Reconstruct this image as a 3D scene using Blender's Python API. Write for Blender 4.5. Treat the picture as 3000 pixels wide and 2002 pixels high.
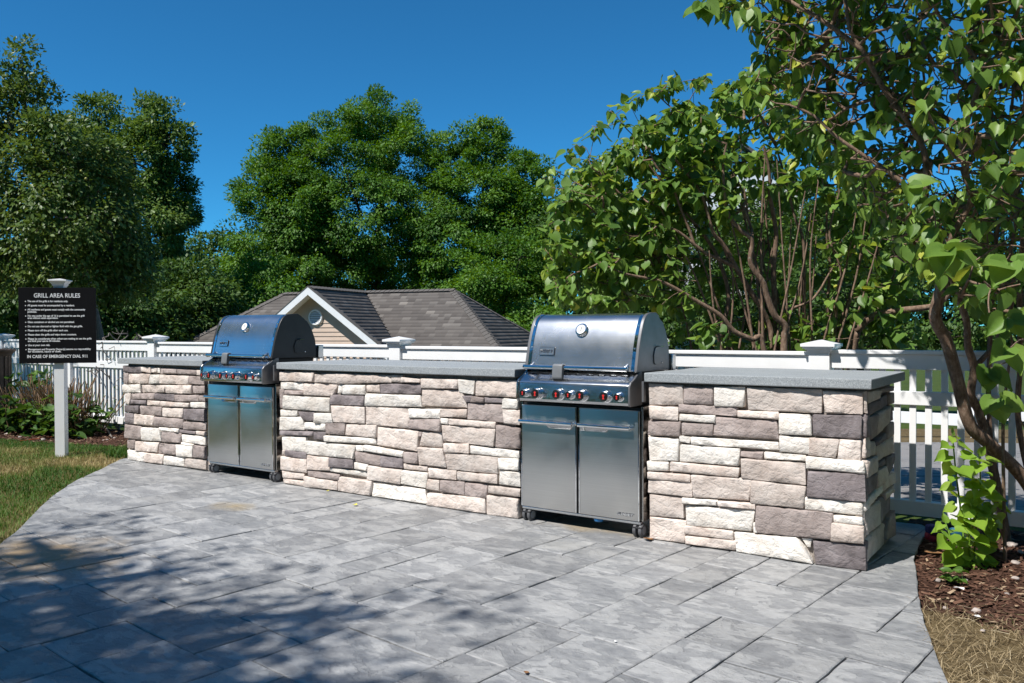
import bpy, bmesh, math, random
import numpy as np
from mathutils import Vector, Matrix, noise as mn

for o in list(bpy.data.objects): bpy.data.objects.remove(o)
SC = bpy.context.scene
COL = SC.collection
R = math.radians

# ---------------------------------------------------------------- camera
F_PX, YAW, PITCH, ROLL = 2446.0, R(34.826), R(-0.744), R(-0.2317)
CAM = np.array([0, -4.2878, 1.18])
_c, _s = math.cos(YAW), math.sin(YAW)
FW = np.array([-_s*math.cos(PITCH), _c*math.cos(PITCH), math.sin(PITCH)])
RT = np.array([_c, _s, 0.0]); UP = np.cross(RT, FW)
R2 = RT*math.cos(ROLL)+UP*math.sin(ROLL); U2 = -RT*math.sin(ROLL)+UP*math.cos(ROLL)
cam = bpy.data.cameras.new('camera'); cam.sensor_width = 36; cam.lens = F_PX/3000*36
cam.clip_start = .05; cam.clip_end = 500
co = bpy.data.objects.new('camera', cam); COL.objects.link(co)
M = Matrix(((R2[0], U2[0], -FW[0], CAM[0]), (R2[1], U2[1], -FW[1], CAM[1]), (R2[2], U2[2], -FW[2], CAM[2]), (0, 0, 0, 1)))
co.matrix_world = M
SC.camera = co

# ---------------------------------------------------------------- sky and sun
SUN_EL = R(54.0)
SUN_H = np.array([0.30, 0.954])          # horizontal travel direction of the light
W = bpy.data.worlds.new('World'); SC.world = W; W.use_nodes = True
nt = W.node_tree; nt.nodes.clear()
sky = nt.nodes.new('ShaderNodeTexSky'); sky.sky_type = 'NISHITA'; sky.sun_disc = False
sky.sun_elevation = SUN_EL
sky.sun_rotation = math.atan2(-SUN_H[0], -SUN_H[1])
sky.altitude = 3000; sky.air_density = 1.0; sky.dust_density = 0.0; sky.ozone_density = 3.0
hs = nt.nodes.new('ShaderNodeMix'); hs.data_type = 'RGBA'; hs.blend_type = 'MULTIPLY'; hs.inputs[0].default_value = 1.0
hs.inputs[7].default_value = (.19, .745, .98, 1)      # deep, polarised summer blue
bg = nt.nodes.new('ShaderNodeBackground'); bg.inputs['Strength'].default_value = 0.11
wo = nt.nodes.new('ShaderNodeOutputWorld')
nt.links.new(sky.outputs[0], hs.inputs[6]); nt.links.new(hs.outputs[2], bg.inputs[0]); nt.links.new(bg.outputs[0], wo.inputs[0])
sl = bpy.data.lights.new('sun', 'SUN'); sl.energy = 5.0; sl.angle = R(0.53); sl.color = (1.0, 0.965, 0.915)
so = bpy.data.objects.new('sun', sl); COL.objects.link(so)
LD = Vector((SUN_H[0]*math.cos(SUN_EL), SUN_H[1]*math.cos(SUN_EL), -math.sin(SUN_EL))).normalized()
so.rotation_euler = LD.to_track_quat('-Z', 'Y').to_euler(); so.location = (-6, -12, 20)
SC.view_settings.view_transform = 'Standard'; SC.view_settings.look = 'None'
SC.view_settings.exposure = 0.35; SC.view_settings.gamma = 1.0
try: SC.view_settings.use_curve_mapping = False
except Exception: pass
SC.cycles.max_bounces = 8; SC.cycles.transparent_max_bounces = 8
SC.cycles.caustics_reflective = False; SC.cycles.caustics_refractive = False
SC.cycles.use_adaptive_sampling = True
SC.cycles.use_denoising = True

# pixel (of the 3000 px photograph) to point helpers
def ray(x, y): return FW+(x-1500)/F_PX*R2-(y-1001)/F_PX*U2
def onY(x, y, Y): d = ray(x, y); return CAM+d*(Y-CAM[1])/d[1]
def onX(x, y, X): d = ray(x, y); return CAM+d*(X-CAM[0])/d[0]
def onZ(x, y, Z=0.0): d = ray(x, y); return CAM+d*(Z-CAM[2])/d[2]
def atd(x, y, depth): return CAM+ray(x, y)*depth

# ---------------------------------------------------------------- materials
MATS = {}
def nm(name):
    m = bpy.data.materials.new(name); m.use_nodes = True
    n = m.node_tree.nodes; n.clear()
    out = n.new('ShaderNodeOutputMaterial'); b = n.new('ShaderNodeBsdfPrincipled')
    m.node_tree.links.new(b.outputs[0], out.inputs[0]); MATS[name] = m
    return m, m.node_tree, b, out
def N(t, kind, **kw):
    n = t.nodes.new('ShaderNode'+kind)
    for k, v in kw.items():
        if k.startswith('i_'): n.inputs[k[2:].replace('_', ' ')].default_value = v
        else: setattr(n, k, v)
    return n
def L(t, a, b): t.links.new(a, b)
def ramp(t, fac, stops, interp='LINEAR'):
    r = N(t, 'ValToRGB'); cr = r.color_ramp; cr.interpolation = interp
    while len(cr.elements) < len(stops): cr.elements.new(0.5)
    for e, (p, c) in zip(cr.elements, stops): e.position = p; e.color = (*c, 1) if len(c) == 3 else c
    L(t, fac, r.inputs[0]); return r.outputs[0]
def coords(t, scale=(1, 1, 1), which='Object', rot=(0, 0, 0)):
    tc = N(t, 'TexCoord'); mp = N(t, 'Mapping'); mp.inputs['Scale'].default_value = scale; mp.inputs['Rotation'].default_value = rot
    L(t, tc.outputs[which], mp.inputs[0]); return mp.outputs[0]
def noise(t, vec, scale, detail=4, rough=.55, dist=0):
    n = N(t, 'TexNoise'); n.inputs['Scale'].default_value = scale; n.inputs['Detail'].default_value = detail
    n.inputs['Roughness'].default_value = rough; n.inputs['Distortion'].default_value = dist
    if vec is not None: L(t, vec, n.inputs['Vector'])
    return n.outputs['Fac']
def mix(t, fac, a, b, mode='MIX'):
    m = N(t, 'Mix', data_type='RGBA', blend_type=mode)
    for s, v in ((0, fac), (6, a), (7, b)):
        if isinstance(v, (int, float)): m.inputs[s].default_value = v
        elif isinstance(v, tuple): m.inputs[s].default_value = (*v, 1) if len(v) == 3 else v
        else: L(t, v, m.inputs[s])
    return m.outputs[2]
def bump(t, b, h, strength=.4, dist=.01):
    n = N(t, 'Bump'); n.inputs['Strength'].default_value = strength; n.inputs['Distance'].default_value = dist
    L(t, h, n.inputs['Height']); L(t, n.outputs[0], b.inputs['Normal']); return n
def simple(name, col, rough=.5, metal=0.0, var=0.08, scale=20, bmp=0.0, spec=.5):
    m, t, b, _ = nm(name)
    v = coords(t); f = noise(t, v, scale)
    lo = tuple(max(0, c*(1-var)) for c in col); hi = tuple(min(1, c*(1+var)) for c in col)
    L(t, ramp(t, f, [(.3, lo), (.7, hi)]), b.inputs['Base Color'])
    b.inputs['Roughness'].default_value = rough; b.inputs['Metallic'].default_value = metal
    b.inputs['Specular IOR Level'].default_value = spec
    if bmp: bump(t, b, f, bmp, .004)
    return m

def stone_mat(name, cols, rough=.85):
    m, t, b, _ = nm(name)
    v = coords(t)
    oi = N(t, 'ObjectInfo')
    add = N(t, 'VectorMath', operation='ADD'); cmb = N(t, 'CombineXYZ')
    mu = N(t, 'Math', operation='MULTIPLY'); mu.inputs[1].default_value = 37.0; L(t, oi.outputs['Random'], mu.inputs[0])
    for k in range(3): L(t, mu.outputs[0], cmb.inputs[k])
    L(t, v, add.inputs[0]); L(t, cmb.outputs[0], add.inputs[1]); vv = add.outputs[0]
    f1 = noise(t, vv, 7, 3, .5); f2 = noise(t, vv, 38, 6, .7); f3 = noise(t, vv, 160, 3, .6)
    base = ramp(t, f1, [(.28, cols[0]), (.5, cols[1]), (.72, cols[2])])
    hv = N(t, 'HueSaturation'); L(t, base, hv.inputs['Color'])
    mr = N(t, 'MapRange'); mr.inputs['To Min'].default_value = .86; mr.inputs['To Max'].default_value = 1.12
    L(t, oi.outputs['Random'], mr.inputs[0]); L(t, mr.outputs[0], hv.inputs['Value'])
    c = mix(t, .5, hv.outputs[0], ramp(t, f2, [(.3, (.66, .62, .6)), (.55, (1, 1, 1))]), 'MULTIPLY')
    L(t, c, b.inputs['Base Color']); b.inputs['Roughness'].default_value = rough
    b.inputs['Specular IOR Level'].default_value = .25
    vs = coords(t, (1, 1, 1.5)); f4 = noise(t, vs, 17, 5, .6, .5)
    rg = ramp(t, f4, [(.42, (0, 0, 0)), (.5, (.55, .55, .55)), (.53, (.6, .6, .6)), (.62, (1, 1, 1))])
    h = mix(t, .45, rg, f2); h = mix(t, .25, h, f3)
    bump(t, b, h, 1.0, .008)
    return m
stone_mat('stone_white', [(.70, .63, .555), (.80, .75, .685), (.84, .80, .745)])
stone_mat('stone_cream', [(.58, .475, .41), (.69, .595, .53), (.75, .67, .61)])
stone_mat('stone_rose', [(.50, .42, .37), (.61, .53, .475), (.68, .61, .555)])
stone_mat('stone_taupe', [(.28, .23, .21), (.38, .318, .295), (.48, .41, .38)])
stone_mat('stone_grey', [(.16, .137, .137), (.235, .203, .205), (.33, .29, .29)])
simple('mortar', (.27, .235, .205), .95, var=.3, scale=60, bmp=.4)

def slab_mat():
    m, t, b, _ = nm('counter_slab'); v = coords(t)
    f = noise(t, v, 240, 3, .7); g = noise(t, v, 5, 4)
    c = mix(t, .55, ramp(t, g, [(.3, (0.220, 0.238, 0.250)), (.7, (0.299, 0.317, 0.327))]), ramp(t, f, [(.35, (0.134, 0.152, 0.171)), (.5, (0.305, 0.329, 0.342)), (.66, (0.573, 0.610, 0.622))]))
    L(t, c, b.inputs['Base Color']); b.inputs['Roughness'].default_value = .72
    bump(t, b, f, .35, .003)
slab_mat()

def paver_mat():
    m, t, b, _ = nm('paver'); tc = N(t, 'TexCoord'); oi = N(t, 'ObjectInfo')
    cmb = N(t, 'CombineXYZ'); mu = N(t, 'Math', operation='MULTIPLY'); mu.inputs[1].default_value = 61.0
    L(t, oi.outputs['Random'], mu.inputs[0])
    for k in range(3): L(t, mu.outputs[0], cmb.inputs[k])
    ad = N(t, 'VectorMath', operation='ADD'); L(t, tc.outputs['Object'], ad.inputs[0]); L(t, cmb.outputs[0], ad.inputs[1])
    mp = N(t, 'Mapping'); mp.inputs['Scale'].default_value = (1, 1.7, 1); mp.inputs['Rotation'].default_value = (0, 0, .5)
    L(t, ad.outputs[0], mp.inputs[0]); v = mp.outputs[0]
    big = noise(t, v, 4.6, 8, .62, .35); mid = noise(t, v, 17, 8, .68, .2); fine = noise(t, v, 120, 4, .7)
    lay = ramp(t, big, [(.36, (0, 0, 0)), (.40, (.3, .3, .3)), (.49, (.36, .36, .36)), (.515, (.68, .68, .68)), (.6, (.74, .74, .74)), (.62, (1, 1, 1))])
    col = ramp(t, big, [(.34, (0.180, 0.184, 0.192)), (.45, (0.240, 0.244, 0.250)), (.505, (0.270, 0.272, 0.276)), (.518, (0.378, 0.378, 0.374)), (.58, (0.402, 0.400, 0.394)), (.64, (0.444, 0.439, 0.427))])
    c2 = mix(t, .42, col, ramp(t, mid, [(.32, (0.144, 0.146, 0.154)), (.5, (0.282, 0.283, 0.284)), (.68, (0.432, 0.428, 0.418))]))
    hv = N(t, 'HueSaturation'); mr = N(t, 'MapRange'); mr.inputs['To Min'].default_value = .84; mr.inputs['To Max'].default_value = 1.16
    L(t, oi.outputs['Random'], mr.inputs[0]); L(t, mr.outputs[0], hv.inputs['Value']); L(t, c2, hv.inputs['Color'])
    # rusty stain near the left edge of the patio and pale drip marks by the near grill
    geo = N(t, 'NewGeometry')
    def spot(x, y, sx, sy, thr0, thr1):
        sub = N(t, 'VectorMath', operation='SUBTRACT'); sub.inputs[1].default_value = (x, y, 0); L(t, geo.outputs['Position'], sub.inputs[0])
        sc = N(t, 'VectorMath', operation='MULTIPLY'); sc.inputs[1].default_value = (1/sx, 1/sy, 0); L(t, sub.outputs[0], sc.inputs[0])
        ln = N(t, 'VectorMath', operation='LENGTH'); L(t, sc.outputs[0], ln.inputs[0])
        nn = noise(t, geo.outputs['Position'], 5, 5, .6)
        s2 = N(t, 'Math', operation='MULTIPLY_ADD'); s2.inputs[1].default_value = 1.6; L(t, nn, s2.inputs[0]); L(t, ln.outputs['Value'], s2.inputs[2])
        m2 = N(t, 'MapRange'); m2.inputs['From Min'].default_value = thr1; m2.inputs['From Max'].default_value = thr0; L(t, s2.outputs[0], m2.inputs[0])
        return m2.outputs[0]
    c3 = mix(t, spot(-4.55, -2.1, .75, .42, .95, 1.75), hv.outputs[0], (0.330, 0.240, 0.143))
    c3 = mix(t, spot(-4.75, -.75, .3, .2, .8, 1.5), c3, (0.330, 0.270, 0.180))
    c3 = mix(t, spot(-2.45, .16, .55, .28, 1.1, 1.7), c3, (0.330, 0.277, 0.203))
    c3 = mix(t, spot(-5.6, .2, .5, .25, 1.1, 1.7), c3, (0.247, 0.232, 0.195))
    c3 = mix(t, spot(-2.35, -.42, .35, .2, .7, 1.5), c3, (0.323, 0.319, 0.304))
    L(t, c3, b.inputs['Base Color'])
    L(t, ramp(t, mid, [(.3, (.42, .42, .42)), (.7, (.62, .62, .62))]), b.inputs['Roughness']); b.inputs['Specular IOR Level'].default_value = .4
    h = mix(t, .45, lay, mid); h = mix(t, .2, h, fine)
    bump(t, b, h, 1.0, .013)
paver_mat()
simple('paver_joint', (.11, .108, .10), .9, var=.35, scale=30, bmp=.5)

def leaf_mat(name, stops, trans=.3, rough=.45, spec=.35):
    m, t, b, out = nm(name)
    at = N(t, 'Attribute'); at.attribute_name = 'tone'
    v = coords(t); f = noise(t, v, 30, 2)
    ad = N(t, 'Math', operation='MULTIPLY_ADD'); ad.inputs[1].default_value = .25; L(t, f, ad.inputs[0])
    sb = N(t, 'Math', operation='SUBTRACT'); sb.inputs[1].default_value = .125; L(t, at.outputs['Fac'], sb.inputs[0]); L(t, sb.outputs[0], ad.inputs[2])
    c = ramp(t, ad.outputs[0], stops)
    L(t, c, b.inputs['Base Color']); b.inputs['Roughness'].default_value = rough; b.inputs['Specular IOR Level'].default_value = spec
    tr = N(t, 'BsdfTranslucent'); hv = N(t, 'HueSaturation'); hv.inputs['Hue'].default_value = .475; hv.inputs['Saturation'].default_value = 1.1; hv.inputs['Value'].default_value = 1.5
    L(t, c, hv.inputs['Color']); L(t, hv.outputs[0], tr.inputs[0])
    ms = N(t, 'MixShader'); ms.inputs[0].default_value = trans
    L(t, b.outputs[0], ms.inputs[1]); L(t, tr.outputs[0], ms.inputs[2]); L(t, ms.outputs[0], out.inputs[0])
leaf_mat('leaf_lilac', [(0, (.065, .135, .028)), (.5, (.15, .265, .048)), (.85, (.24, .36, .068)), (1, (.45, .47, .07))], .36, .42)
leaf_mat('leaf_shoot', [(0, (.17, .31, .04)), (.5, (.25, .41, .05)), (1, (.34, .48, .07))], .4, .42)
leaf_mat('leaf_locust', [(0, (.035, .10, .010)), (.5, (.075, .18, .016)), (1, (.14, .265, .026))], .3, .55)
leaf_mat('leaf_poplar', [(0, (.055, .11, .02)), (.5, (.095, .17, .028)), (1, (.16, .24, .05))], .3, .5)
leaf_mat('leaf_apple', [(0, (.04, .085, .018)), (.5, (.085, .15, .028)), (1, (.16, .215, .05))], .3, .45)
if False: leaf_mat('x', [(0, (0.049, 0.091, 0.020)), (.5, (0.105, 0.161, 0.031)), (1, (0.196, 0.238, 0.056))], .3, .45)
leaf_mat('leaf_woods', [(0, (.03, .07, .014)), (.5, (.06, .125, .02)), (1, (.105, .185, .032))], .28, .55)
leaf_mat('leaf_hydrangea', [(0, (.03, .075, .014)), (.5, (.06, .13, .022)), (1, (.10, .19, .03))], .3, .45)
leaf_mat('grass_mix', [(0, (.03, .095, .010)), (.4, (.075, .165, .020)), (.6, (.22, .22, .07)), (.85, (.42, .32, .15)), (1, (.54, .44, .25))], .2, .7)
leaf_mat('straw', [(0, (.11, .075, .042)), (.4, (.21, .155, .085)), (.8, (.36, .28, .16)), (1, (.52, .44, .30))], .1, .8)
leaf_mat('mulch_bits', [(0, (.035, .018, .012)), (.5, (.085, .042, .028)), (.85, (.16, .085, .055)), (1, (.36, .26, .17))], .0, .9, .2)

def bark_mat(name, a, b_, c_):
    m, t, b, _ = nm(name); v = coords(t, (1, 1, .35))
    f = noise(t, v, 55, 5, .65, .3); g = noise(t, coords(t), 60, 3, .6)
    c = ramp(t, f, [(.3, a), (.55, b_), (.75, c_)])
    c = mix(t, ramp(t, g, [(.62, (0, 0, 0)), (.7, (.7, .7, .7))]), c, (.33, .31, .27))
    L(t, c, b.inputs['Base Color']); b.inputs['Roughness'].default_value = .9; b.inputs['Specular IOR Level'].default_value = .2
    bump(t, b, f, .8, .006)
bark_mat('bark_lilac', (.10, .062, .042), (.23, .155, .11), (.36, .27, .20))
bark_mat('bark_dark', (.03, .024, .018), (.07, .055, .042), (.12, .10, .08))
bark_mat('bark_stem', (.16, .095, .05), (.30, .19, .11), (.42, .30, .19))
bark_mat('bark_grey', (.10, .085, .075), (.20, .175, .155), (.33, .30, .27))

simple('white_vinyl', (.84, .84, .835), .35, var=.03, scale=6)
simple('white_trim', (.78, .79, .79), .45, var=.04, scale=8)
simple('sign_black', (.006, .006, .007), .55, var=.1, scale=10, spec=.12)
simple('sign_white', (.80, .80, .80), .6, var=.02)
simple('black_plastic', (.018, .018, .02), .45, var=.2)
simple('grey_plastic', (.16, .17, .18), .5, var=.1)
simple('wheel_grey', (.10, .10, .105), .5, var=.1)
simple('wheel_hub', (.27, .28, .29), .45, var=.1)
simple('knob_face', (.012, .012, .012), .25, var=.1)
simple('knob_red', (.62, .03, .025), .4, var=.05)
simple('dial_white', (.78, .78, .75), .3, var=.03)
simple('cap_dim', (.035, .037, .04), .45, metal=.35, var=.12, scale=12)  # same cast caps as the grey ones, dimmer reflection put into the colour
simple('cap_grey', (.20, .20, .205), .4, metal=.6, var=.1, scale=12)
simple('blue_plastic', (.02, .22, .55), .35, var=.1)
simple('badge_ink', (.02, .03, .045), .4, var=.1)
simple('bag_red', (.45, .025, .06), .6, var=.35, scale=25)
simple('bag_blue', (.035, .04, .22), .6, var=.4, scale=25)
simple('bag_teal', (.015, .10, .17), .55, var=.4, scale=20)
simple('paper_white', (.75, .74, .72), .8, var=.06)
simple('dead_leaf', (.24, .12, .05), .8, var=.4, scale=60)
simple('yellow_leaf', (.62, .55, .08), .6, var=.3, scale=80)
simple('pebble', (.36, .31, .28), .85, var=.35, scale=30, bmp=.4)
simple('fruit', (.30, .29, .06), .4, var=.3)
simple('orange_wire', (.55, .09, .03), .5, var=.2)

def steel(name, base, rough, aniso=.6, horiz=True, smudge=.3):
    m, t, b, _ = nm(name)
    v = coords(t, (2, 60, 260) if horiz else (260, 60, 2)); f = noise(t, v, 1.0, 4, .6)
    g = noise(t, coords(t), 6, 5, .6, .4)
    L(t, ramp(t, f, [(.3, tuple(c*.94 for c in base)), (.7, tuple(min(1, c*1.05) for c in base))]), b.inputs['Base Color'])
    b.inputs['Metallic'].default_value = 1.0
    mr = N(t, 'MapRange'); mr.inputs['To Min'].default_value = rough*(1-smudge*.3); mr.inputs['To Max'].default_value = rough*(1+smudge)
    mr.inputs['From Min'].default_value = .35; mr.inputs['From Max'].default_value = .7
    L(t, g, mr.inputs[0]); L(t, mr.outputs[0], b.inputs['Roughness'])
steel('steel_brushed', (.70, .705, .71), .255, smudge=.12)
steel('steel_door', (.62, .615, .60), .30, smudge=.15)
steel('steel_panel', (.56, .57, .58), .2)
steel('chrome', (.80, .81, .82), .06, smudge=.5)
steel('steel_side', (.46, .45, .43), .16)

def asphalt():
    m, t, b, _ = nm('asphalt'); v = coords(t)
    f = noise(t, v, 120, 3, .7); g = noise(t, v, .8, 5, .6)
    vo = N(t, 'TexVoronoi', feature='DISTANCE_TO_EDGE'); vo.inputs['Scale'].default_value = .55
    wv = noise(t, v, 3, 4); ad = N(t, 'VectorMath', operation='ADD'); L(t, v, ad.inputs[0])
    cb = N(t, 'CombineXYZ'); L(t, wv, cb.inputs[0]); L(t, wv, cb.inputs[1]); L(t, cb.outputs[0], ad.inputs[1]); L(t, ad.outputs[0], vo.inputs['Vector'])
    c = mix(t, .4, ramp(t, g, [(.3, (.17, .165, .165)), (.7, (.27, .255, .24))]), ramp(t, f, [(.3, (.12, .12, .12)), (.7, (.32, .30, .28))]))
    c = mix(t, ramp(t, vo.outputs['Distance'], [(.0, (1, 1, 1)), (.012, (0, 0, 0))]), c, (.05, .05, .05))
    L(t, c, b.inputs['Base Color']); b.inputs['Roughness'].default_value = .9
asphalt()
def soil(name, a, b_, c_, sc=25):
    m, t, b, _ = nm(name); v = coords(t); f = noise(t, v, sc, 8, .7); g = noise(t, v, 1.2, 4)
    c = mix(t, .4, ramp(t, f, [(.3, a), (.52, b_), (.72, c_)]), ramp(t, g, [(.35, a), (.65, b_)]))
    L(t, c, b.inputs['Base Color']); b.inputs['Roughness'].default_value = .95; b.inputs['Specular IOR Level'].default_value = .1
    bump(t, b, f, 1.0, .02)
soil('mulch', (.03, .015, .01), (.075, .038, .026), (.15, .085, .055))
soil('lawn_soil', (.06, .065, .02), (.14, .115, .045), (.26, .20, .09))
soil('earth_green', (.03, .05, .012), (.06, .09, .02), (.11, .12, .03), 8)
soil('dry_grass', (.07, .05, .028), (.15, .11, .055), (.27, .21, .11), 20)

def shingle_mat():
    m, t, b, _ = nm('shingle'); at = N(t, 'Attribute'); at.attribute_name = 'tone'
    f = noise(t, coords(t), 90, 4, .7)
    c = ramp(t, at.outputs['Fac'], [(0, (.085, .074, .066)), (.5, (.125, .11, .098)), (.8, (.165, .148, .132)), (1, (.23, .205, .18))])
    c = mix(t, .5, c, ramp(t, f, [(.3, (.55, .55, .55)), (.7, (1, 1, 1))]), 'MULTIPLY')
    L(t, c, b.inputs['Base Color']); b.inputs['Roughness'].default_value = .9
    bump(t, b, f, .4, .004)
shingle_mat()
simple('siding', (.55, .425, .335), .6, var=.06, scale=4)
simple('roof_edge', (.10, .09, .08), .8, var=.1)
simple('bin_wood', (.10, .065, .045), .6, var=.35, scale=14, bmp=.3)

# ---------------------------------------------------------------- object helpers
def wl(o):
    v = Vector((0, 0, 0))
    while o is not None: v = v+o.location; o = o.parent
    return v
def tag(o, label=None, cat=None, group=None, kind=None):
    if label: o['label'] = label
    if cat: o['category'] = cat
    if group: o['group'] = group
    if kind: o['kind'] = kind
    return o
def thing(name, label, cat, loc=(0, 0, 0), group=None):
    o = bpy.data.objects.new(name, None); COL.objects.link(o); o.location = loc; o.empty_display_size = .1
    return tag(o, label, cat, group)
def link(name, me, parent=None, loc=None):
    o = bpy.data.objects.new(name, me); COL.objects.link(o)
    if parent is not None: o.parent = parent
    if loc is not None: o.location = loc
    return o

class MB:
    """collects plain shapes; build() makes them ONE mesh object"""
    def __init__(s): s.v = []; s.f = []
    def add(s, vs, fs):
        n = len(s.v); s.v += [tuple(float(c) for c in p) for p in vs]; s.f += [tuple(i+n for i in f) for f in fs]; return s
    def box(s, x0, x1, y0, y1, z0, z1):
        return s.add([(x0, y0, z0), (x1, y0, z0), (x1, y1, z0), (x0, y1, z0), (x0, y0, z1), (x1, y0, z1), (x1, y1, z1), (x0, y1, z1)],
                     [(0, 3, 2, 1), (4, 5, 6, 7), (0, 1, 5, 4), (1, 2, 6, 5), (2, 3, 7, 6), (3, 0, 4, 7)])
    def prism_x(s, prof, x0, x1):          # prof: (y,z) loop, counter-clockwise seen from +x
        n = len(prof)
        vs = [(x0, y, z) for y, z in prof]+[(x1, y, z) for y, z in prof]
        fs = [tuple(range(n))[::-1], tuple(range(n, 2*n))]+[(i, (i+1) % n, (i+1) % n+n, i+n) for i in range(n)]
        return s.add(vs, fs)
    def poly(s, pts, off):                 # extrude a planar loop by a vector
        n = len(pts); off = np.array(off)
        vs = [tuple(p) for p in pts]+[tuple(np.array(p)+off) for p in pts]
        return s.add(vs, [tuple(range(n)), tuple(range(n, 2*n))[::-1]]+[(i, i+n, (i+1) % n+n, (i+1) % n) for i in range(n)])
    def tube(s, pts, rad, n=8, caps=True):
        pts = [Vector(p) for p in pts]; k = len(pts)
        if not hasattr(rad, '__len__'): rad = [rad]*k
        t0 = (pts[1]-pts[0]).normalized(); ref = Vector((0, 0, 1)) if abs(t0.z) < .9 else Vector((1, 0, 0))
        u = t0.cross(ref).normalized(); vs = []
        for i, p in enumerate(pts):
            t = (pts[min(i+1, k-1)]-pts[max(i-1, 0)]).normalized()
            u = (u-t*u.dot(t)).normalized(); w = t.cross(u)
            for j in range(n):
                a = 2*math.pi*j/n; vs.append(p+(u*math.cos(a)+w*math.sin(a))*rad[i])
        fs = [(i*n+j, i*n+(j+1) % n, (i+1)*n+(j+1) % n, (i+1)*n+j) for i in range(k-1) for j in range(n)]
        if caps: fs += [tuple(range(n))[::-1], tuple(range((k-1)*n, k*n))]
        return s.add(vs, fs)
    def lathe(s, c, axis, prof, n=20, caps=True):   # prof: (distance along axis, radius)
        ax = Vector(axis).normalized(); c = Vector(c)
        return s.tube_prof([c+ax*d for d, _ in prof], ax, [r for _, r in prof], n, caps)
    def tube_prof(s, pts, ax, rad, n, caps):
        ref = Vector((0, 0, 1)) if abs(ax.z) < .9 else Vector((1, 0, 0)); u = ax.cross(ref).normalized(); w = ax.cross(u)
        k = len(pts); vs = [p+(u*math.cos(2*math.pi*j/n)+w*math.sin(2*math.pi*j/n))*r for p, r in zip(pts, rad) for j in range(n)]
        fs = [(i*n+j, i*n+(j+1) % n, (i+1)*n+(j+1) % n, (i+1)*n+j) for i in range(k-1) for j in range(n)]
        if caps: fs += [tuple(range(n))[::-1], tuple(range((k-1)*n, k*n))]
        return s.add(vs, fs)
    def mesh(s, name, mat, off=(0, 0, 0), bev=0, seg=2, smooth=35):
        me = bpy.data.meshes.new(name)
        me.from_pydata([(p[0]-off[0], p[1]-off[1], p[2]-off[2]) for p in s.v], [], s.f)
        bm = bmesh.new(); bm.from_mesh(me)
        bmesh.ops.recalc_face_normals(bm, faces=bm.faces)
        if bev:
            es = [e for e in bm.edges if len(e.link_faces) == 2 and e.calc_face_angle(0) > R(30)]
            bmesh.ops.bevel(bm, geom=es, offset=bev, segments=seg, profile=.5, affect='EDGES', clamp_overlap=True)
        bm.to_mesh(me); bm.free()
        if mat: me.materials.append(MATS[mat])
        if smooth:
            me.shade_smooth(); me.set_sharp_from_angle(angle=R(21 if bev else smooth))
        return me
    def build(s, name, mat, parent=None, bev=0, seg=2, smooth=35, local=False):
        off = (0, 0, 0) if (local or parent is None) else wl(parent)
        return link(name, s.mesh(name, mat, off, bev, seg, smooth), parent)

def np_mesh(name, verts, faces, mat, tone=None, smooth=False):
    """bulk mesh from arrays; faces (M,k); tone per face"""
    me = bpy.data.meshes.new(name); verts = np.asarray(verts, np.float32); faces = np.asarray(faces, np.int32)
    m, k = faces.shape
    me.vertices.add(len(verts)); me.vertices.foreach_set('co', verts.ravel())
    me.loops.add(m*k); me.loops.foreach_set('vertex_index', faces.ravel())
    me.polygons.add(m); me.polygons.foreach_set('loop_start', np.arange(0, m*k, k, dtype=np.int32))
    try: me.polygons.foreach_set('loop_total', np.full(m, k, np.int32))
    except Exception: pass
    if tone is not None:
        a = me.attributes.new('tone', 'FLOAT', 'FACE'); a.data.foreach_set('value', np.asarray(tone, np.float32))
    me.update(calc_edges=True); me.validate()
    me.materials.append(MATS[mat])
    if smooth: me.shade_smooth()
    return me

def text_mesh(s, size, extrude, mat, align='LEFT', shear=0.0, bold=0.0):
    cu = bpy.data.curves.new('t', 'FONT'); cu.body = s; cu.size = size; cu.extrude = extrude; cu.align_x = align; cu.shear = shear
    cu.offset = bold; cu.resolution_u = 3
    o = bpy.data.objects.new('t', cu); COL.objects.link(o)
    dg = bpy.context.evaluated_depsgraph_get(); me = bpy.data.meshes.new_from_object(o.evaluated_get(dg))
    bpy.data.objects.remove(o); me.materials.clear(); me.materials.append(MATS[mat]); return me

# ---------------------------------------------------------------- ground
def smooth01(x): x = min(1, max(0, x)); return x*x*(3-2*x)
HC = np.array([-15.5, 11.0])
def ground_z(x, y):
    d = max(0.0, y-1.6)
    z = -.03-.055*min(d, 30)
    r = math.hypot(x-HC[0], y-HC[1])
    return z-1.9*math.exp(-(r/9.0)**2)*smooth01(d/6)
def sheet(name, xs, ys, mat, lift=0.0, parent=None):
    vs = [(x, y, ground_z(x, y)+lift) for y in ys for x in xs]; n = len(xs)
    fs = [(j*n+i, j*n+i+1, (j+1)*n+i+1, (j+1)*n+i) for j in range(len(ys)-1) for i in range(n-1)]
    me = bpy.data.meshes.new(name); me.from_pydata(vs, [], fs); me.materials.append(MATS[mat]); me.shade_smooth()
    return tag(link(name, me), kind='structure')
def spread(a, b, fine, n): return [a+(b-a)*i/n for i in range(n+1)] if not fine else sorted(fine)
gx = list(np.linspace(-240, -45, 12))+list(np.linspace(-42, 14, 57))+list(np.linspace(20, 200, 10))
gy = list(np.linspace(-120, -12, 8))+list(np.linspace(-10, 50, 61))+list(np.linspace(60, 300, 12))
sheet('ground', gx, gy, 'earth_green')
tag(sheet('parking_lot', list(np.linspace(-9.5, 14, 40)), list(np.linspace(2.3, 11.9, 30)), 'asphalt', .012), kind='structure')
sheet('grass_verge', list(np.linspace(-9.5, 14, 40)), list(np.linspace(11.9, 16, 12)), 'dry_grass', .008)

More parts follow.
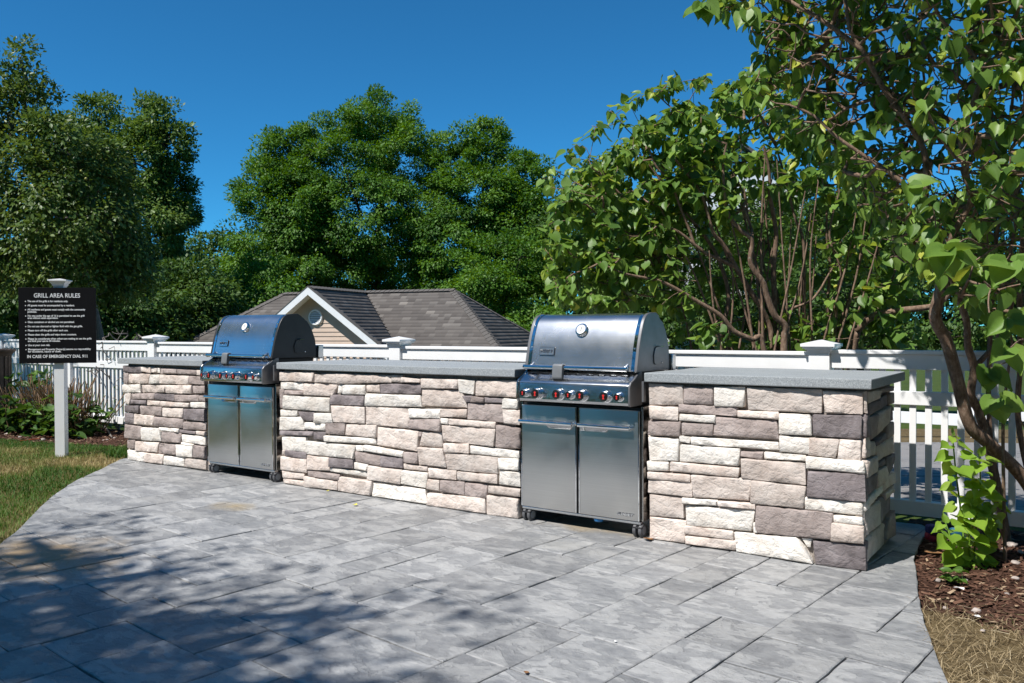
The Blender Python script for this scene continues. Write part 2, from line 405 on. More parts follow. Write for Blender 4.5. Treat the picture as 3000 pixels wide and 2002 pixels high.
# patio outline (plan)
PL = [(-7.52, .12), (-7.40, -.02), (-7.11, -.33), (-6.9, -.55), (-6.62, -.85), (-6.28, -1.16), (-5.83, -1.5), (-5.29, -1.88), (-5.0, -2.12), (-4.55, -2.65), (-4.25, -3.3), (-4.05, -4.2), (-4.0, -6.8)]
PR = [(1.6, -6.8), (1.2, -5.2), (.7, -3.9), (.15, -2.5), (-.15, -1.78), (-.39, -1.19), (-.44, -1.02), (-.54, -.64), (-.63, -.24), (-.70, .16), (-.75, .39), (-.765, .55), (-.78, .75), (-.79, .96), (-.81, 1.2), (-.84, 1.24)]
PATIO = PL+PR+[(-7.35, 1.0), (-7.52, .6)]
mb = MB(); mb.poly([(x, y, -.012) for x, y in PATIO], (0, 0, -.16))
patio = mb.build('patio', 'paver_joint', None, smooth=0); tag(patio, kind='structure')

def clip_poly(subj, rect):                      # Sutherland-Hodgman: subject against a convex loop
    out = list(subj); n = len(rect)
    for i in range(n):
        a, b = rect[i], rect[(i+1) % n]; inp, out = out, []
        if not inp: return []
        def side(p): return (b[0]-a[0])*(p[1]-a[1])-(b[1]-a[1])*(p[0]-a[0])
        for j in range(len(inp)):
            p, q = inp[j-1], inp[j]; sp, sq = side(p), side(q)
            if (sp >= 0) != (sq >= 0):
                t = sp/(sp-sq); out.append((p[0]+(q[0]-p[0])*t, p[1]+(q[1]-p[1])*t))
            if sq >= 0: out.append(q)
    return out
def area(p): return .5*abs(sum(p[i-1][0]*p[i][1]-p[i][0]*p[i-1][1] for i in range(len(p))))
def lay_pavers():
    rnd = random.Random(11); U = .108; A = R(-6.0)
    u = np.array([math.cos(A), math.sin(A)]); v = np.array([-math.sin(A), math.cos(A)]); o0 = np.array([-8.2, -7.2])
    nx, ny = 94, 92
    sizes = [(5, 5), (5, 4), (4, 5), (4, 4), (3, 4), (4, 3), (5, 3), (3, 5), (3, 3), (4, 2), (2, 4), (2, 3), (3, 2)]
    wts = [2, 4, 4, 5, 6, 7, 6, 5, 5, 4, 2, 3, 4]
    def pack(seed):
        rn = random.Random(seed); occ = np.zeros((nx, ny), bool); out = []; bad = 0
        for j in range(16, ny):                   # rows under and behind the lens are left out
            for i in range(nx):
                if occ[i, j]: continue
                free = 0
                while i+free < nx and free < 7 and not occ[i+free, j]: free += 1
                # never leave a gap one unit wide beside the slab
                fit = [(a, b, w) for (a, b), w in zip(sizes, wts) if a <= free and free-a != 1 and j+b <= ny]
                if not fit: fit = [(min(free, 2 if free == 2 else free if free < 6 else 3), rn.choice((2, 3)), 1)]
                a, b, _ = rn.choices(fit, [f[2] for f in fit])[0]; b = min(b, ny-j)
                occ[i:i+a, j:j+b] = True; out.append((i, j, a, b)); bad += (min(a, b) < 2)*4+(min(a, b) == 2)
        return bad, out
    best = min((pack(k) for k in range(14)), key=lambda t: t[0])[1]
    if True:
        for i, j, a, b in best:
            g = .0028
            c = [o0+u*((i)*U+g)+v*(j*U+g), o0+u*((i+a)*U-g)+v*(j*U+g), o0+u*((i+a)*U-g)+v*((j+b)*U-g), o0+u*(i*U+g)+v*((j+b)*U-g)]
            cx = sum(p[0] for p in c)/4; cy = sum(p[1] for p in c)/4
            if cy < -5.4: continue                      # behind the lens
            loop = clip_poly(PATIO, [tuple(p) for p in c])
            # drop duplicate points
            lp = []
            for p in loop:
                if not lp or math.hypot(p[0]-lp[-1][0], p[1]-lp[-1][1]) > .006: lp.append(p)
            while len(lp) > 2 and math.hypot(lp[0][0]-lp[-1][0], lp[0][1]-lp[-1][1]) < .006: lp.pop()
            if len(lp) < 3 or area(lp) < .0012: continue
            if sum(lp[k-1][0]*lp[k][1]-lp[k][0]*lp[k-1][1] for k in range(len(lp))) < 0: lp = lp[::-1]
            # edges get small wobbles, the rim drops into the joint
            fine = []
            for k in range(len(lp)):
                p, q = np.array(lp[k]), np.array(lp[(k+1) % len(lp)]); d = np.hypot(*(q-p)); nseg = max(1, int(d/.055))
                for m_ in range(nseg):
                    w_ = p+(q-p)*m_/nseg
                    if m_: w_ = w_+np.array([rnd.uniform(-1, 1), rnd.uniform(-1, 1)])*.0028
                    fine.append(w_)
            cen = sum(fine)/len(fine); n = len(fine)
            tx, ty, hz = rnd.gauss(0, .0035), rnd.gauss(0, .0035), rnd.uniform(-.002, .0025)
            def zz(p): return hz+tx*(p[0]-cen[0])+ty*(p[1]-cen[1])
            def inn(p, d):
                w_ = cen-p; l = np.hypot(*w_); return p+w_/max(l, 1e-6)*min(d, l*.4)
            vs = [(*(p-cen), -.022) for p in fine]+[(*(p-cen), zz(p)-.003) for p in fine]+[(*(inn(p, .005)-cen), zz(p)) for p in fine]
            fs = [(k, (k+1) % n, (k+1) % n+n, k+n) for k in range(n)]+[(k+n, (k+1) % n+n, (k+1) % n+2*n, k+2*n) for k in range(n)]+[tuple(range(2*n, 3*n))]
            me = bpy.data.meshes.new('paver'); me.from_pydata(vs, [], fs); me.materials.append(MATS['paver'])
            ob = link('paver', me, patio, (cen[0], cen[1], 0))
lay_pavers()

# ---------------------------------------------------------------- stone counters
def stone_mesh(P, nrm, seed, mat, depth=.05, proud=0.0, rough=1.0, parent=None):
    """P: four corners TL,TR,BR,BL on the wall face; a rough hewn block"""
    P = [np.array(p, float) for p in P]; nrm = np.array(nrm, float); rnd0 = random.Random(seed*3+1)
    c = sum(P)/4; P = [p+(p-c)/np.linalg.norm(p-c)*.004+np.array([rnd0.uniform(-.004, .004), 0, rnd0.uniform(-.003, .003)])*(abs(nrm[1])) for p in P]; rnd = random.Random(seed)
    w = (np.linalg.norm(P[1]-P[0])+np.linalg.norm(P[2]-P[3]))/2; h = (np.linalg.norm(P[3]-P[0])+np.linalg.norm(P[2]-P[1]))/2
    def cuts(l):
        r = min(.009, l*.2); k = max(1, int((l-2*r)/.026))
        return [0, r*.35, r]+[r+(l-2*r)*i/k for i in range(1, k)]+[l-r, l-r*.35, l]
    us, vs_ = cuts(w), cuts(h); nu, nv = len(us), len(vs_); r = min(.009, w*.2, h*.2)
    pts = []; sx = rnd.uniform(0, 50); tilt = (rnd.gauss(0, .03), rnd.gauss(0, .05)); proud += rnd.uniform(-.005, .009)
    for j, vv in enumerate(vs_):
        for i, uu in enumerate(us):
            a, b = uu/w, vv/h
            p = (P[0]*(1-a)+P[1]*a)*(1-b)+(P[3]*(1-a)+P[2]*a)*b
            eu, ev = min(uu, w-uu), min(vv, h-vv); e = min(eu, ev)
            q = (p[0]*9+sx, p[1]*9, p[2]*9+sx)
            n1 = mn.noise(q); n2 = mn.noise((q[0]*3.3, q[1]*3.3, q[2]*3.3)); n3 = mn.noise((q[0]*6.1+9, q[1]*6.1, q[2]*8.5))
            rd = 1-min(1, e/r); drop = .0065*(1-math.sqrt(max(0, 1-rd*rd)))
            face = .011*n1+.010*abs(n2)+.005*n3 if e > r*.5 else .003*n1
            hgt = proud-drop+face*rough+tilt[0]*(uu-w/2)*.5+tilt[1]*(vv-h/2)*.5
            if e < 1e-6:      # ragged outline, rounded corners
                k = .0065; p = p+(c-p)/max(np.linalg.norm(c-p), 1e-6)*(.0006+k*abs(mn.noise((q[0]*2.5, q[1]*2.5+3, q[2]*2.5)))*1.2)
                if eu < r*.4 and ev < r*.4: p = p+(c-p)/np.linalg.norm(c-p)*.004
            pts.append(p+nrm*hgt)
    idx = lambda i, j: j*nu+i
    fs = [(idx(i, j), idx(i, j+1), idx(i+1, j+1), idx(i+1, j)) for j in range(nv-1) for i in range(nu-1)]
    ring = [idx(i, 0) for i in range(nu)]+[idx(nu-1, j) for j in range(1, nv)]+[idx(i, nv-1) for i in range(nu-2, -1, -1)]+[idx(0, j) for j in range(nv-2, 0, -1)]
    b0 = len(pts); pts += [pts[k]-nrm*(depth+float((pts[k]-c)@nrm)) for k in ring]
    n = len(ring); fs += [(ring[k], ring[(k+1) % n], b0+(k+1) % n, b0+k) for k in range(n)]
    me = bpy.data.meshes.new('stone')
    me.from_pydata([tuple(p-c) for p in pts], [], fs)
    bm = bmesh.new(); bm.from_mesh(me); bmesh.ops.recalc_face_normals(bm, faces=bm.faces)
    bm.normal_update()
    s = sum(float(np.dot(np.array(f.normal), nrm))*f.calc_area() for f in bm.faces)
    if s < 0: bmesh.ops.reverse_faces(bm, faces=bm.faces)
    bm.to_mesh(me); bm.free()
    me.shade_smooth(); me.set_sharp_from_angle(angle=R(50))
    me.materials.append(MATS[mat])
    return link('stone', me, parent, tuple(Vector(c)-wl(parent)))
SM = dict(W='stone_white', C='stone_cream', P='stone_rose', T='stone_taupe', G='stone_grey')
MID = """C 115 258 410 262 410 350 120 340;P 415 278 600 275 605 360 415 352;P 600 272 1060 288 1060 355 610 368;P 1064 290 1160 292 1150 352 1064 345;P 1160 308 1316 322 1316 357 1152 352
P 1322 320 1630 325 1628 408 1320 398;W 1632 325 1775 332 1760 457 1645 432;C 1785 332 2142 340 2137 478 1772 465;W 120 345 315 352 315 420 120 412;P 318 355 606 366 562 472 318 462
W 610 370 648 372 648 440 606 442;W 655 372 842 372 842 457 652 452;C 850 372 957 370 964 437 848 434;G 964 366 1318 360 1318 452 968 442;P 1322 405 1657 418 1707 570 1314 547
T 110 412 148 412 142 568 110 562;T 150 415 314 424 316 460 150 456;W 145 462 540 480 534 602 140 580;G 542 453 832 465 832 550 545 542;W 836 443 1310 460 1326 563 836 550
G 1665 463 1752 470 1737 517 1702 517;T 1756 470 1850 480 1848 527 1742 520;G 1854 480 2016 490 2014 532 1856 527;W 2020 490 2144 493 2146 577 2008 572;T 1712 525 2006 540 2016 692 1712 662
C 2014 580 2156 586 2152 718 2020 702;W 118 582 260 592 254 642 118 640;G 262 600 403 604 406 680 314 674;W 407 612 556 615 571 692 410 697;C 550 550 836 560 843 707 580 688
P 843 554 1219 572 1216 742 850 710;W 1222 572 1481 574 1481 662 1225 652;C 1485 577 1706 580 1701 652 1485 645;T 1222 657 1479 668 1479 772 1220 747;W 1485 654 1549 657 1546 707 1485 702
C 1553 660 1956 690 1951 747 1553 711;W 118 646 302 650 321 757 115 754;W 323 690 503 693 501 764 326 750;T 509 695 677 693 669 802 515 787;P 683 705 936 714 931 822 669 800
C 941 730 1293 762 1281 937 940 882;G 118 762 396 766 396 808 118 802;G 399 770 507 771 497 842 400 834;W 500 802 926 827 931 882 500 850;T 1296 770 1326 771 1322 817 1296 817
P 1330 770 1485 780 1497 911 1300 891;P 1486 712 1951 747 1931 896 1500 848;T 1956 710 2156 747 2151 916 1941 901;W 130 808 330 815 336 944 132 926;W 331 847 756 885 746 1007 331 962
W 763 885 829 890 823 937 766 932;W 833 885 1166 940 1161 992 836 932;T 1171 945 1291 954 1289 1042 1169 1032;P 1291 902 1501 912 1531 1077 1306 1052;C 1510 865 1729 874 1726 954 1521 948
W 1736 885 2152 940 2152 998 1739 957;G 160 927 337 948 333 1004 158 982;C 130 926 157 927 155 972 132 970;C 125 980 346 1006 346 1120 125 1098;C 346 970 531 990 541 1102 348 1092
G 536 992 743 1006 746 1082 540 1074;T 749 940 971 973 966 1064 756 1027;G 971 975 1161 996 1156 1084 969 1067;W 746 1030 866 1050 861 1107 749 1087;C 1161 1042 1371 1070 1366 1112 1161 1087
P 1526 950 1976 990 1971 1132 1536 1087;W 1977 991 2152 998 2150 1097 1979 1092;C 135 1102 321 1126 319 1178 140 1163;C 140 1170 319 1190 326 1240 145 1207;T 351 1096 626 1137 621 1187 351 1152
W 546 1076 856 1112 851 1162 546 1107;P 863 1061 1149 1096 1141 1217 861 1182;W 1151 1096 1376 1121 1357 1250 1146 1217;C 1376 1079 1616 1099 1616 1182 1379 1162;P 1619 1106 1971 1136 1967 1217 1623 1182
W 1981 1096 2152 1110 2156 1242 1979 1217;P 323 1149 606 1196 601 1272 326 1240;P 611 1152 901 1191 887 1312 609 1274;W 905 1197 1347 1260 1371 1392 891 1322;C 1361 1173 1471 1182 1463 1277 1361 1257
T 1476 1182 1686 1197 1681 1312 1471 1277;T 1691 1206 1881 1220 1872 1337 1691 1312;P 1886 1224 2156 1257 2152 1327 1883 1292;C 1371 1291 1861 1332 1867 1467 1366 1397;C 1871 1307 2142 1347 2140 1512 1871 1472"""
RIG = """P 92 240 326 250 321 390 95 385;T 330 258 531 262 526 386 332 377;W 537 262 746 262 739 396 537 390;P 761 262 1259 285 1256 441 766 417;C 1266 293 1532 303 1530 450 1284 440
C 95 390 296 400 292 490 100 477;T 301 380 686 400 686 462 301 432;W 299 442 541 457 537 507 299 490;C 696 422 971 434 969 482 699 467;T 88 490 306 501 301 602 88 587
T 316 502 531 513 526 594 319 590;T 541 467 956 491 969 620 531 592;W 976 440 1191 450 1196 592 973 582;G 1201 450 1537 460 1532 617 1206 597;W 95 602 291 616 293 767 98 757
W 299 594 371 601 369 644 299 637;W 379 597 969 636 969 692 379 650;W 973 590 1181 606 1176 722 981 702;C 1183 607 1379 619 1356 742 1176 722;C 1381 617 1532 627 1524 764 1369 747
W 303 652 709 686 701 802 306 767;T 711 696 863 706 861 757 711 737;W 871 704 1149 726 1149 764 871 747;W 85 762 229 769 223 834 88 827;C 239 769 711 811 701 877 236 834
P 716 747 1151 779 1151 924 719 882;W 1156 734 1552 769 1552 854 1156 817;C 88 834 379 856 371 907 90 884;P 88 890 381 907 389 1010 90 982;P 383 857 789 886 771 1034 393 1007
G 1166 834 1552 857 1556 1040 1163 1002;P 789 892 1159 936 1141 1084 779 1047;P 95 987 321 1013 326 1152 98 1132;W 319 1010 556 1029 553 1064 321 1054;C 563 1032 816 1052 816 1090 566 1070
W 1149 1007 1540 1046 1532 1137 1149 1097;W 341 1064 813 1093 786 1242 346 1202;T 826 1062 1331 1116 1321 1297 813 1247;W 1343 1132 1532 1147 1537 1200 1341 1177;C 1326 1177 1552 1202 1547 1324 1323 1302
C 98 1137 346 1171 331 1317 98 1297;C 339 1202 661 1241 659 1300 341 1260;C 336 1267 691 1306 681 1374 336 1327;W 666 1242 1100 1284 1213 1454 686 1374;W 1122 1287 1191 1292 1187 1347 1166 1342
G 1201 1297 1552 1332 1552 1514 1216 1467;W 800 1180 816 1192 833 1247 800 1242"""
LEF = """G 1350 490 1546 495 1546 572 1350 562;C 1549 500 1650 505 1646 567 1549 562;C 1652 505 1721 510 1717 570 1650 567;W 1728 515 1755 520 1753 572 1728 570;T 1758 520 1931 530 1933 582 1758 577
T 1936 530 2146 540 2146 592 1941 587;C 2151 540 2240 545 2240 602 2153 597;T 1345 572 1400 572 1400 692 1345 692;C 1403 580 1526 580 1526 692 1403 690;C 1531 577 1640 585 1622 692 1531 692
W 1641 590 1750 590 1742 687 1631 687;C 1753 590 2066 605 2066 707 1747 692;T 2072 605 2240 612 2240 702 2072 697;W 1345 700 1530 700 1530 787 1345 787;P 1549 700 1811 705 1806 787 1549 787
C 1816 705 2101 710 2096 802 1816 797;T 2106 710 2240 712 2240 797 2106 797;P 1365 795 1428 795 1418 914 1365 914;T 1433 792 1691 795 1691 867 1433 860;G 1421 866 1599 869 1596 917 1421 914
G 1700 800 1911 808 1906 872 1700 867;T 1916 808 2171 815 2171 882 1916 882;T 2176 820 2240 820 2240 882 2179 882;C 1606 872 1751 877 1751 932 1606 927;C 1756 882 2071 902 2066 947 1756 937
W 2076 892 2240 892 2240 957 2081 947;G 1365 924 1521 931 1516 1012 1365 1004;T 1531 932 1761 941 1761 1047 1531 1027;C 1766 947 2001 956 2001 1067 1771 1052;G 2011 962 2240 967 2240 1097 2011 1082
G 1365 1011 1461 1014 1466 1132 1365 1127;C 1466 1019 1681 1041 1673 1152 1471 1137;T 1686 1052 2001 1076 1996 1182 1681 1152;T 2001 1102 2240 1107 2240 1202 2001 1192;T 1368 1132 1541 1156 1551 1307 1368 1287
W 1546 1167 1736 1176 1766 1322 1556 1312;W 1741 1167 1959 1186 1956 1222 1741 1202;G 1959 1192 2136 1211 2136 1247 1961 1227;C 2146 1202 2240 1217 2240 1260 2146 1247;T 1769 1212 1981 1231 1971 1342 1771 1327
W 1986 1242 2240 1267 2240 1367 1991 1322;W 1986 1327 2116 1352 2111 1372 1986 1352;T 1385 1302 1476 1306 1471 1402 1385 1397;C 1481 1319 1736 1336 1716 1442 1479 1427;T 1746 1342 1921 1361 1936 1472 1731 1452
W 1921 1357 2111 1371 2096 1492 1936 1482;T 2121 1362 2240 1377 2240 1512 2101 1492;W 1390 1412 1581 1441 1576 1547 1390 1527;C 1586 1442 1791 1466 1776 1570 1581 1547;W 1796 1477 2011 1496 2006 1597 1786 1572
P 2026 1507 2240 1532 2240 1632 2011 1602"""
SID = """P 395 55 437 50 437 222 395 235;P 440 50 540 30 535 105 442 148;T 545 30 660 5 655 45 545 65;G 442 150 612 75 608 165 445 250;T 615 60 660 55 658 145 615 158;G 400 245 455 235 458 410 400 435
T 458 255 520 225 520 400 462 440;C 522 225 625 165 622 295 525 405;G 628 155 655 160 655 280 628 290;C 400 440 460 415 468 575 395 605;P 465 450 512 450 512 560 470 570;G 515 440 600 380 600 440 515 490
T 605 310 658 290 655 400 605 435;C 515 490 590 450 588 570 518 620;C 590 440 660 405 662 540 595 575;P 415 610 518 568 520 695 425 750;G 520 630 590 590 590 640 522 665;G 595 580 665 545 660 630 595 735
G 425 750 520 700 522 830 430 900;C 522 690 595 645 590 760 525 825;W 410 945 575 795 570 858 395 1040;C 578 750 658 690 655 790 575 850;P 400 1040 545 925 548 1120 430 1215;G 535 920 640 860 635 1000 550 1125
T 610 1080 655 1000 665 1205 595 1242;P 430 1230 590 1110 590 1280 435 1430;G 400 1270 440 1250 435 1480 405 1505;C 580 870 655 800 645 860 580 925"""
def stones(data, ox, oy, sc, parent, plane, seed, zmax=.889):
    k = 0
    for item in data.replace('\n', ';').split(';'):
        it = item.split(); n = list(map(float, it[1:])); k += 1
        P = []
        for i in range(4):
            x, y = ox+n[2*i]*sc, oy+n[2*i+1]*sc
            p = onY(x, y, plane[1]) if plane[0] == 'Y' else onX(x, y, plane[1])
            p[2] = min(max(p[2], .002), zmax)
            if plane[0] == 'X': p[1] = min(max(p[1], .016), .80)
            P.append(p)
        nrm = (0, -1, 0) if plane[0] == 'Y' else (1, 0, 0)
        stone_mesh(P, nrm, seed+k, SM[it[0]], parent=parent, depth=.045)
def counter(label, x0, x1, sx0, sx1):
    t = thing('stone_counter', label, 'counter', ((x0+x1)/2, .4, 0), 'stone counter sections')
    MB().box(x0+.02, x1-.03, .028, .775, -.02, .888).build('core', 'mortar', t, smooth=0)
    MB().box(sx0, sx1, -.027, .842, .890, .941).build('countertop', 'counter_slab', t, bev=.006, seg=2)
    return t
cl = counter('far left stone counter section beside the sign post', -7.335, -6.12, -7.425, -6.13)
cm = counter('middle stone counter section between the two grills', -5.165, -2.945, -5.19, -2.945)
cr = counter('right end stone counter section with its shaded side face', -2.05, -.905, -2.065, -.868)
stones(MID, 780, 1000, .344371, cm, ('Y', 0.0), 100)
stones(RIG, 1860, 1020, .433660, cr, ('Y', 0.0), 300)
stones(LEF, 0, 940, .267857, cl, ('Y', 0.0), 500)
stones(SID, 2380, 1130, .363636, cr, ('X', -.905), 700)
def side_stack(parent, X, nrm, seed, y0=.03, y1=.78):
    rnd = random.Random(seed); z = .004
    while z < .87:
        h = rnd.choice([.05, .07, .09, .11]); h = min(h, .886-z)
        if .886-(z+h) < .04: h = .886-z
        y = y0
        while y < y1-.02:
            w = rnd.uniform(.12, .34); w = y1-y if y1-(y+w) < .08 else w
            a, b = (y, y+w)
            P = [(X, a, z+h), (X, b, z+h), (X, b, z), (X, a, z)]
            stone_mesh(P, nrm, rnd.random()*999, SM[rnd.choice('WCCPPTTG')], parent=parent, depth=.03)
            y += w
        z += h
side_stack(cm, -5.165, (-1, 0, 0), 21, y1=.45)
side_stack(cr, -2.05, (-1, 0, 0), 22, y1=.45)
side_stack(cl, -6.12, (1, 0, 0), 23, y1=.45)
side_stack(cl, -7.335, (-1, 0, 0), 24)

# ---------------------------------------------------------------- gas grills
def arc(c, r, a0, a1, n): return [(c[0]+r*math.cos(R(a0+(a1-a0)*i/n)), c[1]+r*math.sin(R(a0+(a1-a0)*i/n))) for i in range(n+1)]
def spline(pts, n=6):
    out = []
    P = [np.array(p, float) for p in pts]
    for i in range(len(P)-1):
        a, b, c, d = P[max(i-1, 0)], P[i], P[i+1], P[min(i+2, len(P)-1)]
        for k in range(n):
            t = k/n; out.append(.5*((2*b)+(c-a)*t+(2*a-5*b+4*c-d)*t*t+(3*b-a-3*c+d)*t**3))
    out.append(P[-1]); return out
def grill(label, loc, scale, cap_mat, rotz=0.0):
    g = thing('gas_grill', label, 'grill', loc, 'gas grills'); g.scale = (scale,)*3; g.rotation_euler.z = rotz
    B = lambda m, name, mat, par=g, **k: m.build(name, mat, par, local=True, **k)
    # cabinet: back, sides and floor
    m = MB().box(-.405, .405, .015, .52, .10, .735)
    cab = B(m, 'cabinet', 'black_plastic', bev=.003)
    for s in (-1, 1):
        B(MB().box(s*.412-.006, s*.412+.006, .004, .525, .092, .745), 'side_panel', 'steel_side', bev=.002)
    B(MB().box(-.405, .405, -.006, .03, .074, .0905), 'bottom_rail', 'steel_panel', bev=.003)
    # doors
    for s in (-1, 1):
        x0, x1 = (-.402, -.008) if s < 0 else (.008, .402)
        d = B(MB().box(x0, x1, -.016, .003, .093, .722), 'door', 'steel_door', bev=.004, seg=3)
        h = MB(); xa, xb = (x0+.004, x1-.014) if s < 0 else (x0+.012, x1-.045)
        h.tube([(xa, -.047, .623), (xb, -.047, .623)], .0125, 14)
        hd = B(h, 'door_handle', 'chrome', d)
        for xx in (xa+.012, xb-.004): B(MB().tube([(xx, -.047, .623), (xx, -.014, .623)], .008, 10), 'handle_mount', 'chrome', d)
        xm = (x0+x1)/2
        lip = MB().poly([(xm+.0*s-.02 if s < 0 else x0+.012, -.0165, .607), (x1-.03 if s < 0 else xm, -.0165, .607), (x1-.035 if s < 0 else xm-.012, -.03, .592), (xm+.01 if s < 0 else x0+.016, -.03, .592)], (0, .002, -.003))
        B(lip, 'handle_lip', 'chrome', d)
        for xx in (x0+.003, x1-.003): B(MB().box(xx-.003, xx+.003, -.0185, -.0155, .096, .719), 'door_edge', 'chrome', d)
    tx = text_mesh('SUMMIT', .027, .0012, 'chrome', 'LEFT', .22, .0006)
    o = link('door_lettering', tx, g, (.262, -.0185, .118)); o.rotation_euler = (R(90), 0, 0); o.scale = (1.05, .78, 1)
    tx = text_mesh('SUMMIT', .027, .0004, 'badge_ink', 'LEFT', .22, .0022)
    o = link('lettering_outline', tx, g, (.262, -.0172, .118)); o.rotation_euler = (R(90), 0, 0); o.scale = (1.05, .78, 1)
    # control panel: swept profile with a sloped top
    prof = [(.05, .752), (.05, .938), (.028, .936), (-.072, .880), (-.084, .868), (-.088, .852), (-.090, .768), (-.083, .752)]
    cp = B(MB().prism_x(prof[::-1], -.372, .372), 'control_panel', 'steel_panel', bev=.004, seg=3)
    side = [(.06, .748), (.06, .945), (.03, .942), (-.03, .905), (-.078, .884), (-.092, .868), (-.096, .855), (-.097, .762), (-.088, .748)]
    for s in (-1, 1):
        B(MB().prism_x(side[::-1], s*.379-.0065, s*.379+.0065), 'panel_end', 'steel_side' if s < 0 else 'cap_grey', bev=.003)
    sl_ = MB()
    for r_ in range(2):
        for k in range(9):
            x = -.33+k*.0775+(.0 if r_ else .02); t0 = .16+.2*r_
            y = .028-.1*t0; z = .936-.056*t0
            sl_.add([(x, y, z+.0012), (x+.05, y, z+.0012), (x+.05, y-.0075, z-.003), (x, y-.0075, z-.003)], [(0, 3, 2, 1)])
    tag(B(sl_, 'vent_slots', 'knob_face', cp, smooth=0), kind='stuff')
    pl = MB(); pl.add([(-.17, -.045, .8967), (.06, -.045, .8967), (.06, -.062, .8873), (-.17, -.062, .8873)], [(0, 3, 2, 1)])
    B(pl, 'label_strip', 'steel_side', cp, smooth=0)
    for x, r_ in ((-.316, .025), (-.226, .034), (-.079, .034), (.003, .025), (.082, .034), (.236, .034), (.320, .025)):
        z = .803
        k = MB().lathe((x, -.0895, z), (0, -1, 0), [(0, r_*1.12), (.004, r_*1.12), (.006, r_*.98), (.012, r_*.92), (.036, r_*.86), (.042, r_*.80)], 20)
        kb = B(k, 'knob', 'chrome', cp)
        f_ = MB().lathe((x, -.1312, z), (0, -1, 0), [(0, r_*.80), (.0012, r_*.74)], 18); B(f_, 'knob_face', 'knob_face', kb)
        rd = MB()
        a = r_*.40
        rd.poly([(x-a*.5, -.1326, z-a), (x+a*.5, -.1326, z-a), (x+a*.22, -.1326, z-a*.1), (x+a*.6, -.1326, z+a*.55), (x, -.1326, z+a*1.1), (x-a*.6, -.1326, z+a*.55), (x-a*.22, -.1326, z-a*.1)], (0, -.0008, 0))
        B(rd, 'knob_mark', 'knob_red', kb, smooth=0)
    # lid
    fr = spline([(-.002, .942), (.012, 1.0), (.034, 1.09), (.064, 1.175), (.098, 1.238), (.142, 1.270), (.20, 1.280)], 5)
    bk = spline([(.20, 1.280), (.27, 1.274), (.335, 1.243), (.385, 1.18), (.418, 1.09), (.432, .95)], 5)
    lp = [tuple(p) for p in fr]+[tuple(p) for p in bk[1:]]
    n = len(lp); xs = list(np.linspace(-.362, .362, 7))
    m = MB(); m.add([(x, y, z) for x in xs for y, z in lp], [(i*n+j, i*n+j+1, (i+1)*n+j+1, (i+1)*n+j) for i in range(6) for j in range(n-1)])
    m.add([(x, y+.004, z-.004) for x in (-.362, .362) for y, z in (lp[0], lp[-1])], [(0, 1, 3, 2)])
    lid = B(m, 'lid', 'steel_brushed', smooth=60)
    for s in (-1, 1):
        b_ = MB(); q = [tuple(p) for p in fr]
        k = len(q); off = .0025
        vs = []
        for x in (s*.344, s*.366):
            for i, (y, z) in enumerate(q):
                a, c = q[max(i-1, 0)], q[min(i+1, k-1)]; d = np.array([c[0]-a[0], c[1]-a[1]]); d /= np.linalg.norm(d)
                vs.append((x, y-d[1]*off, z+d[0]*off))
        b_.add(vs, [(i, i+1, k+i+1, k+i) for i in range(k-1)])
        B(b_, 'lid_trim', 'chrome', lid, smooth=60)
        for i in (9, 17, 24):
            sc_ = MB()
            y, z = q[i]; a, c = q[i-1], q[i+1]; d = np.array([c[0]-a[0], c[1]-a[1]]); d /= np.linalg.norm(d)
            sc_.lathe((s*.354, y-d[1]*.002, z+d[0]*.002), (0, -d[1], d[0]), [(0, .0055), (.003, .005), (.0045, .002)], 10)
            B(sc_, 'lid_screw', 'chrome', lid)
        # cast end cap: follows the hood outline, with a shoulder step at the rear
        cap = [(-.006, .938)]+[(y-.004, z+.003) for y, z in q[2:]]+[(.25, 1.284), (.285, 1.268), (.30, 1.248), (.345, 1.226), (.39, 1.165), (.425, 1.085), (.438, 1.0), (.44, .938)]
        c_ = B(MB().prism_x(cap[::-1], s*.364 if s > 0 else -.385, .385 if s > 0 else -.364), 'end_cap', cap_mat, bev=.004)
        xx = .3855 if s > 0 else -.3855
        rr = [(.21, .985), (.205, 1.03), (.225, 1.075), (.245, 1.08), (.285, 1.08), (.30, 1.065), (.305, 1.0), (.29, .978), (.23, .975)]
        d_ = MB(); d_.prism_x(rr, min(xx, xx+s*.006), max(xx, xx+s*.006)); B(d_, 'spit_cover', cap_mat, c_, bev=.002)
        d_ = MB().box(min(xx, xx+s*.03), max(xx, xx+s*.03), .245, .285, 1.081, 1.085); B(d_, 'spit_bracket', 'chrome', c_)
        d_ = MB().lathe((xx, .318, .985), (s, 0, 0), [(0, .006), (.004, .005), (.006, .002)], 10); B(d_, 'cap_screw', 'chrome', c_)
    # lid handle with the clamped-on lamp
    hd = MB().tube([(-.352, -.048, .957), (.335, -.048, .957)], .0135, 16)
    hb = B(hd, 'lid_handle', 'chrome', lid)
    for xx in (-.325, .318): B(MB().tube([(xx, -.048, .957), (xx, -.02, .962), (xx, .012, .975)], [.013, .010, .012], 12), 'handle_mount', 'chrome', hb)
    for xx, s in ((.335, 1), (-.352, -1)): B(MB().lathe((xx, -.048, .957), (s, 0, 0), [(0, .015), (.008, .0155), (.012, .008)], 14), 'handle_end', 'chrome', hb)
    lampp = [(-.07, .972), (-.058, .980), (-.035, .979), (-.024, .968), (-.026, .945), (-.034, .938), (-.046, .938), (-.05, .900), (-.058, .888), (-.072, .888), (-.078, .90)]
    B(MB().prism_x(lampp, -.142, -.072), 'handle_lamp', 'grey_plastic', lid, bev=.006, seg=3)
    # thermometer
    gy, gz = .068, 1.178; nx_, nz_ = -.915, .40
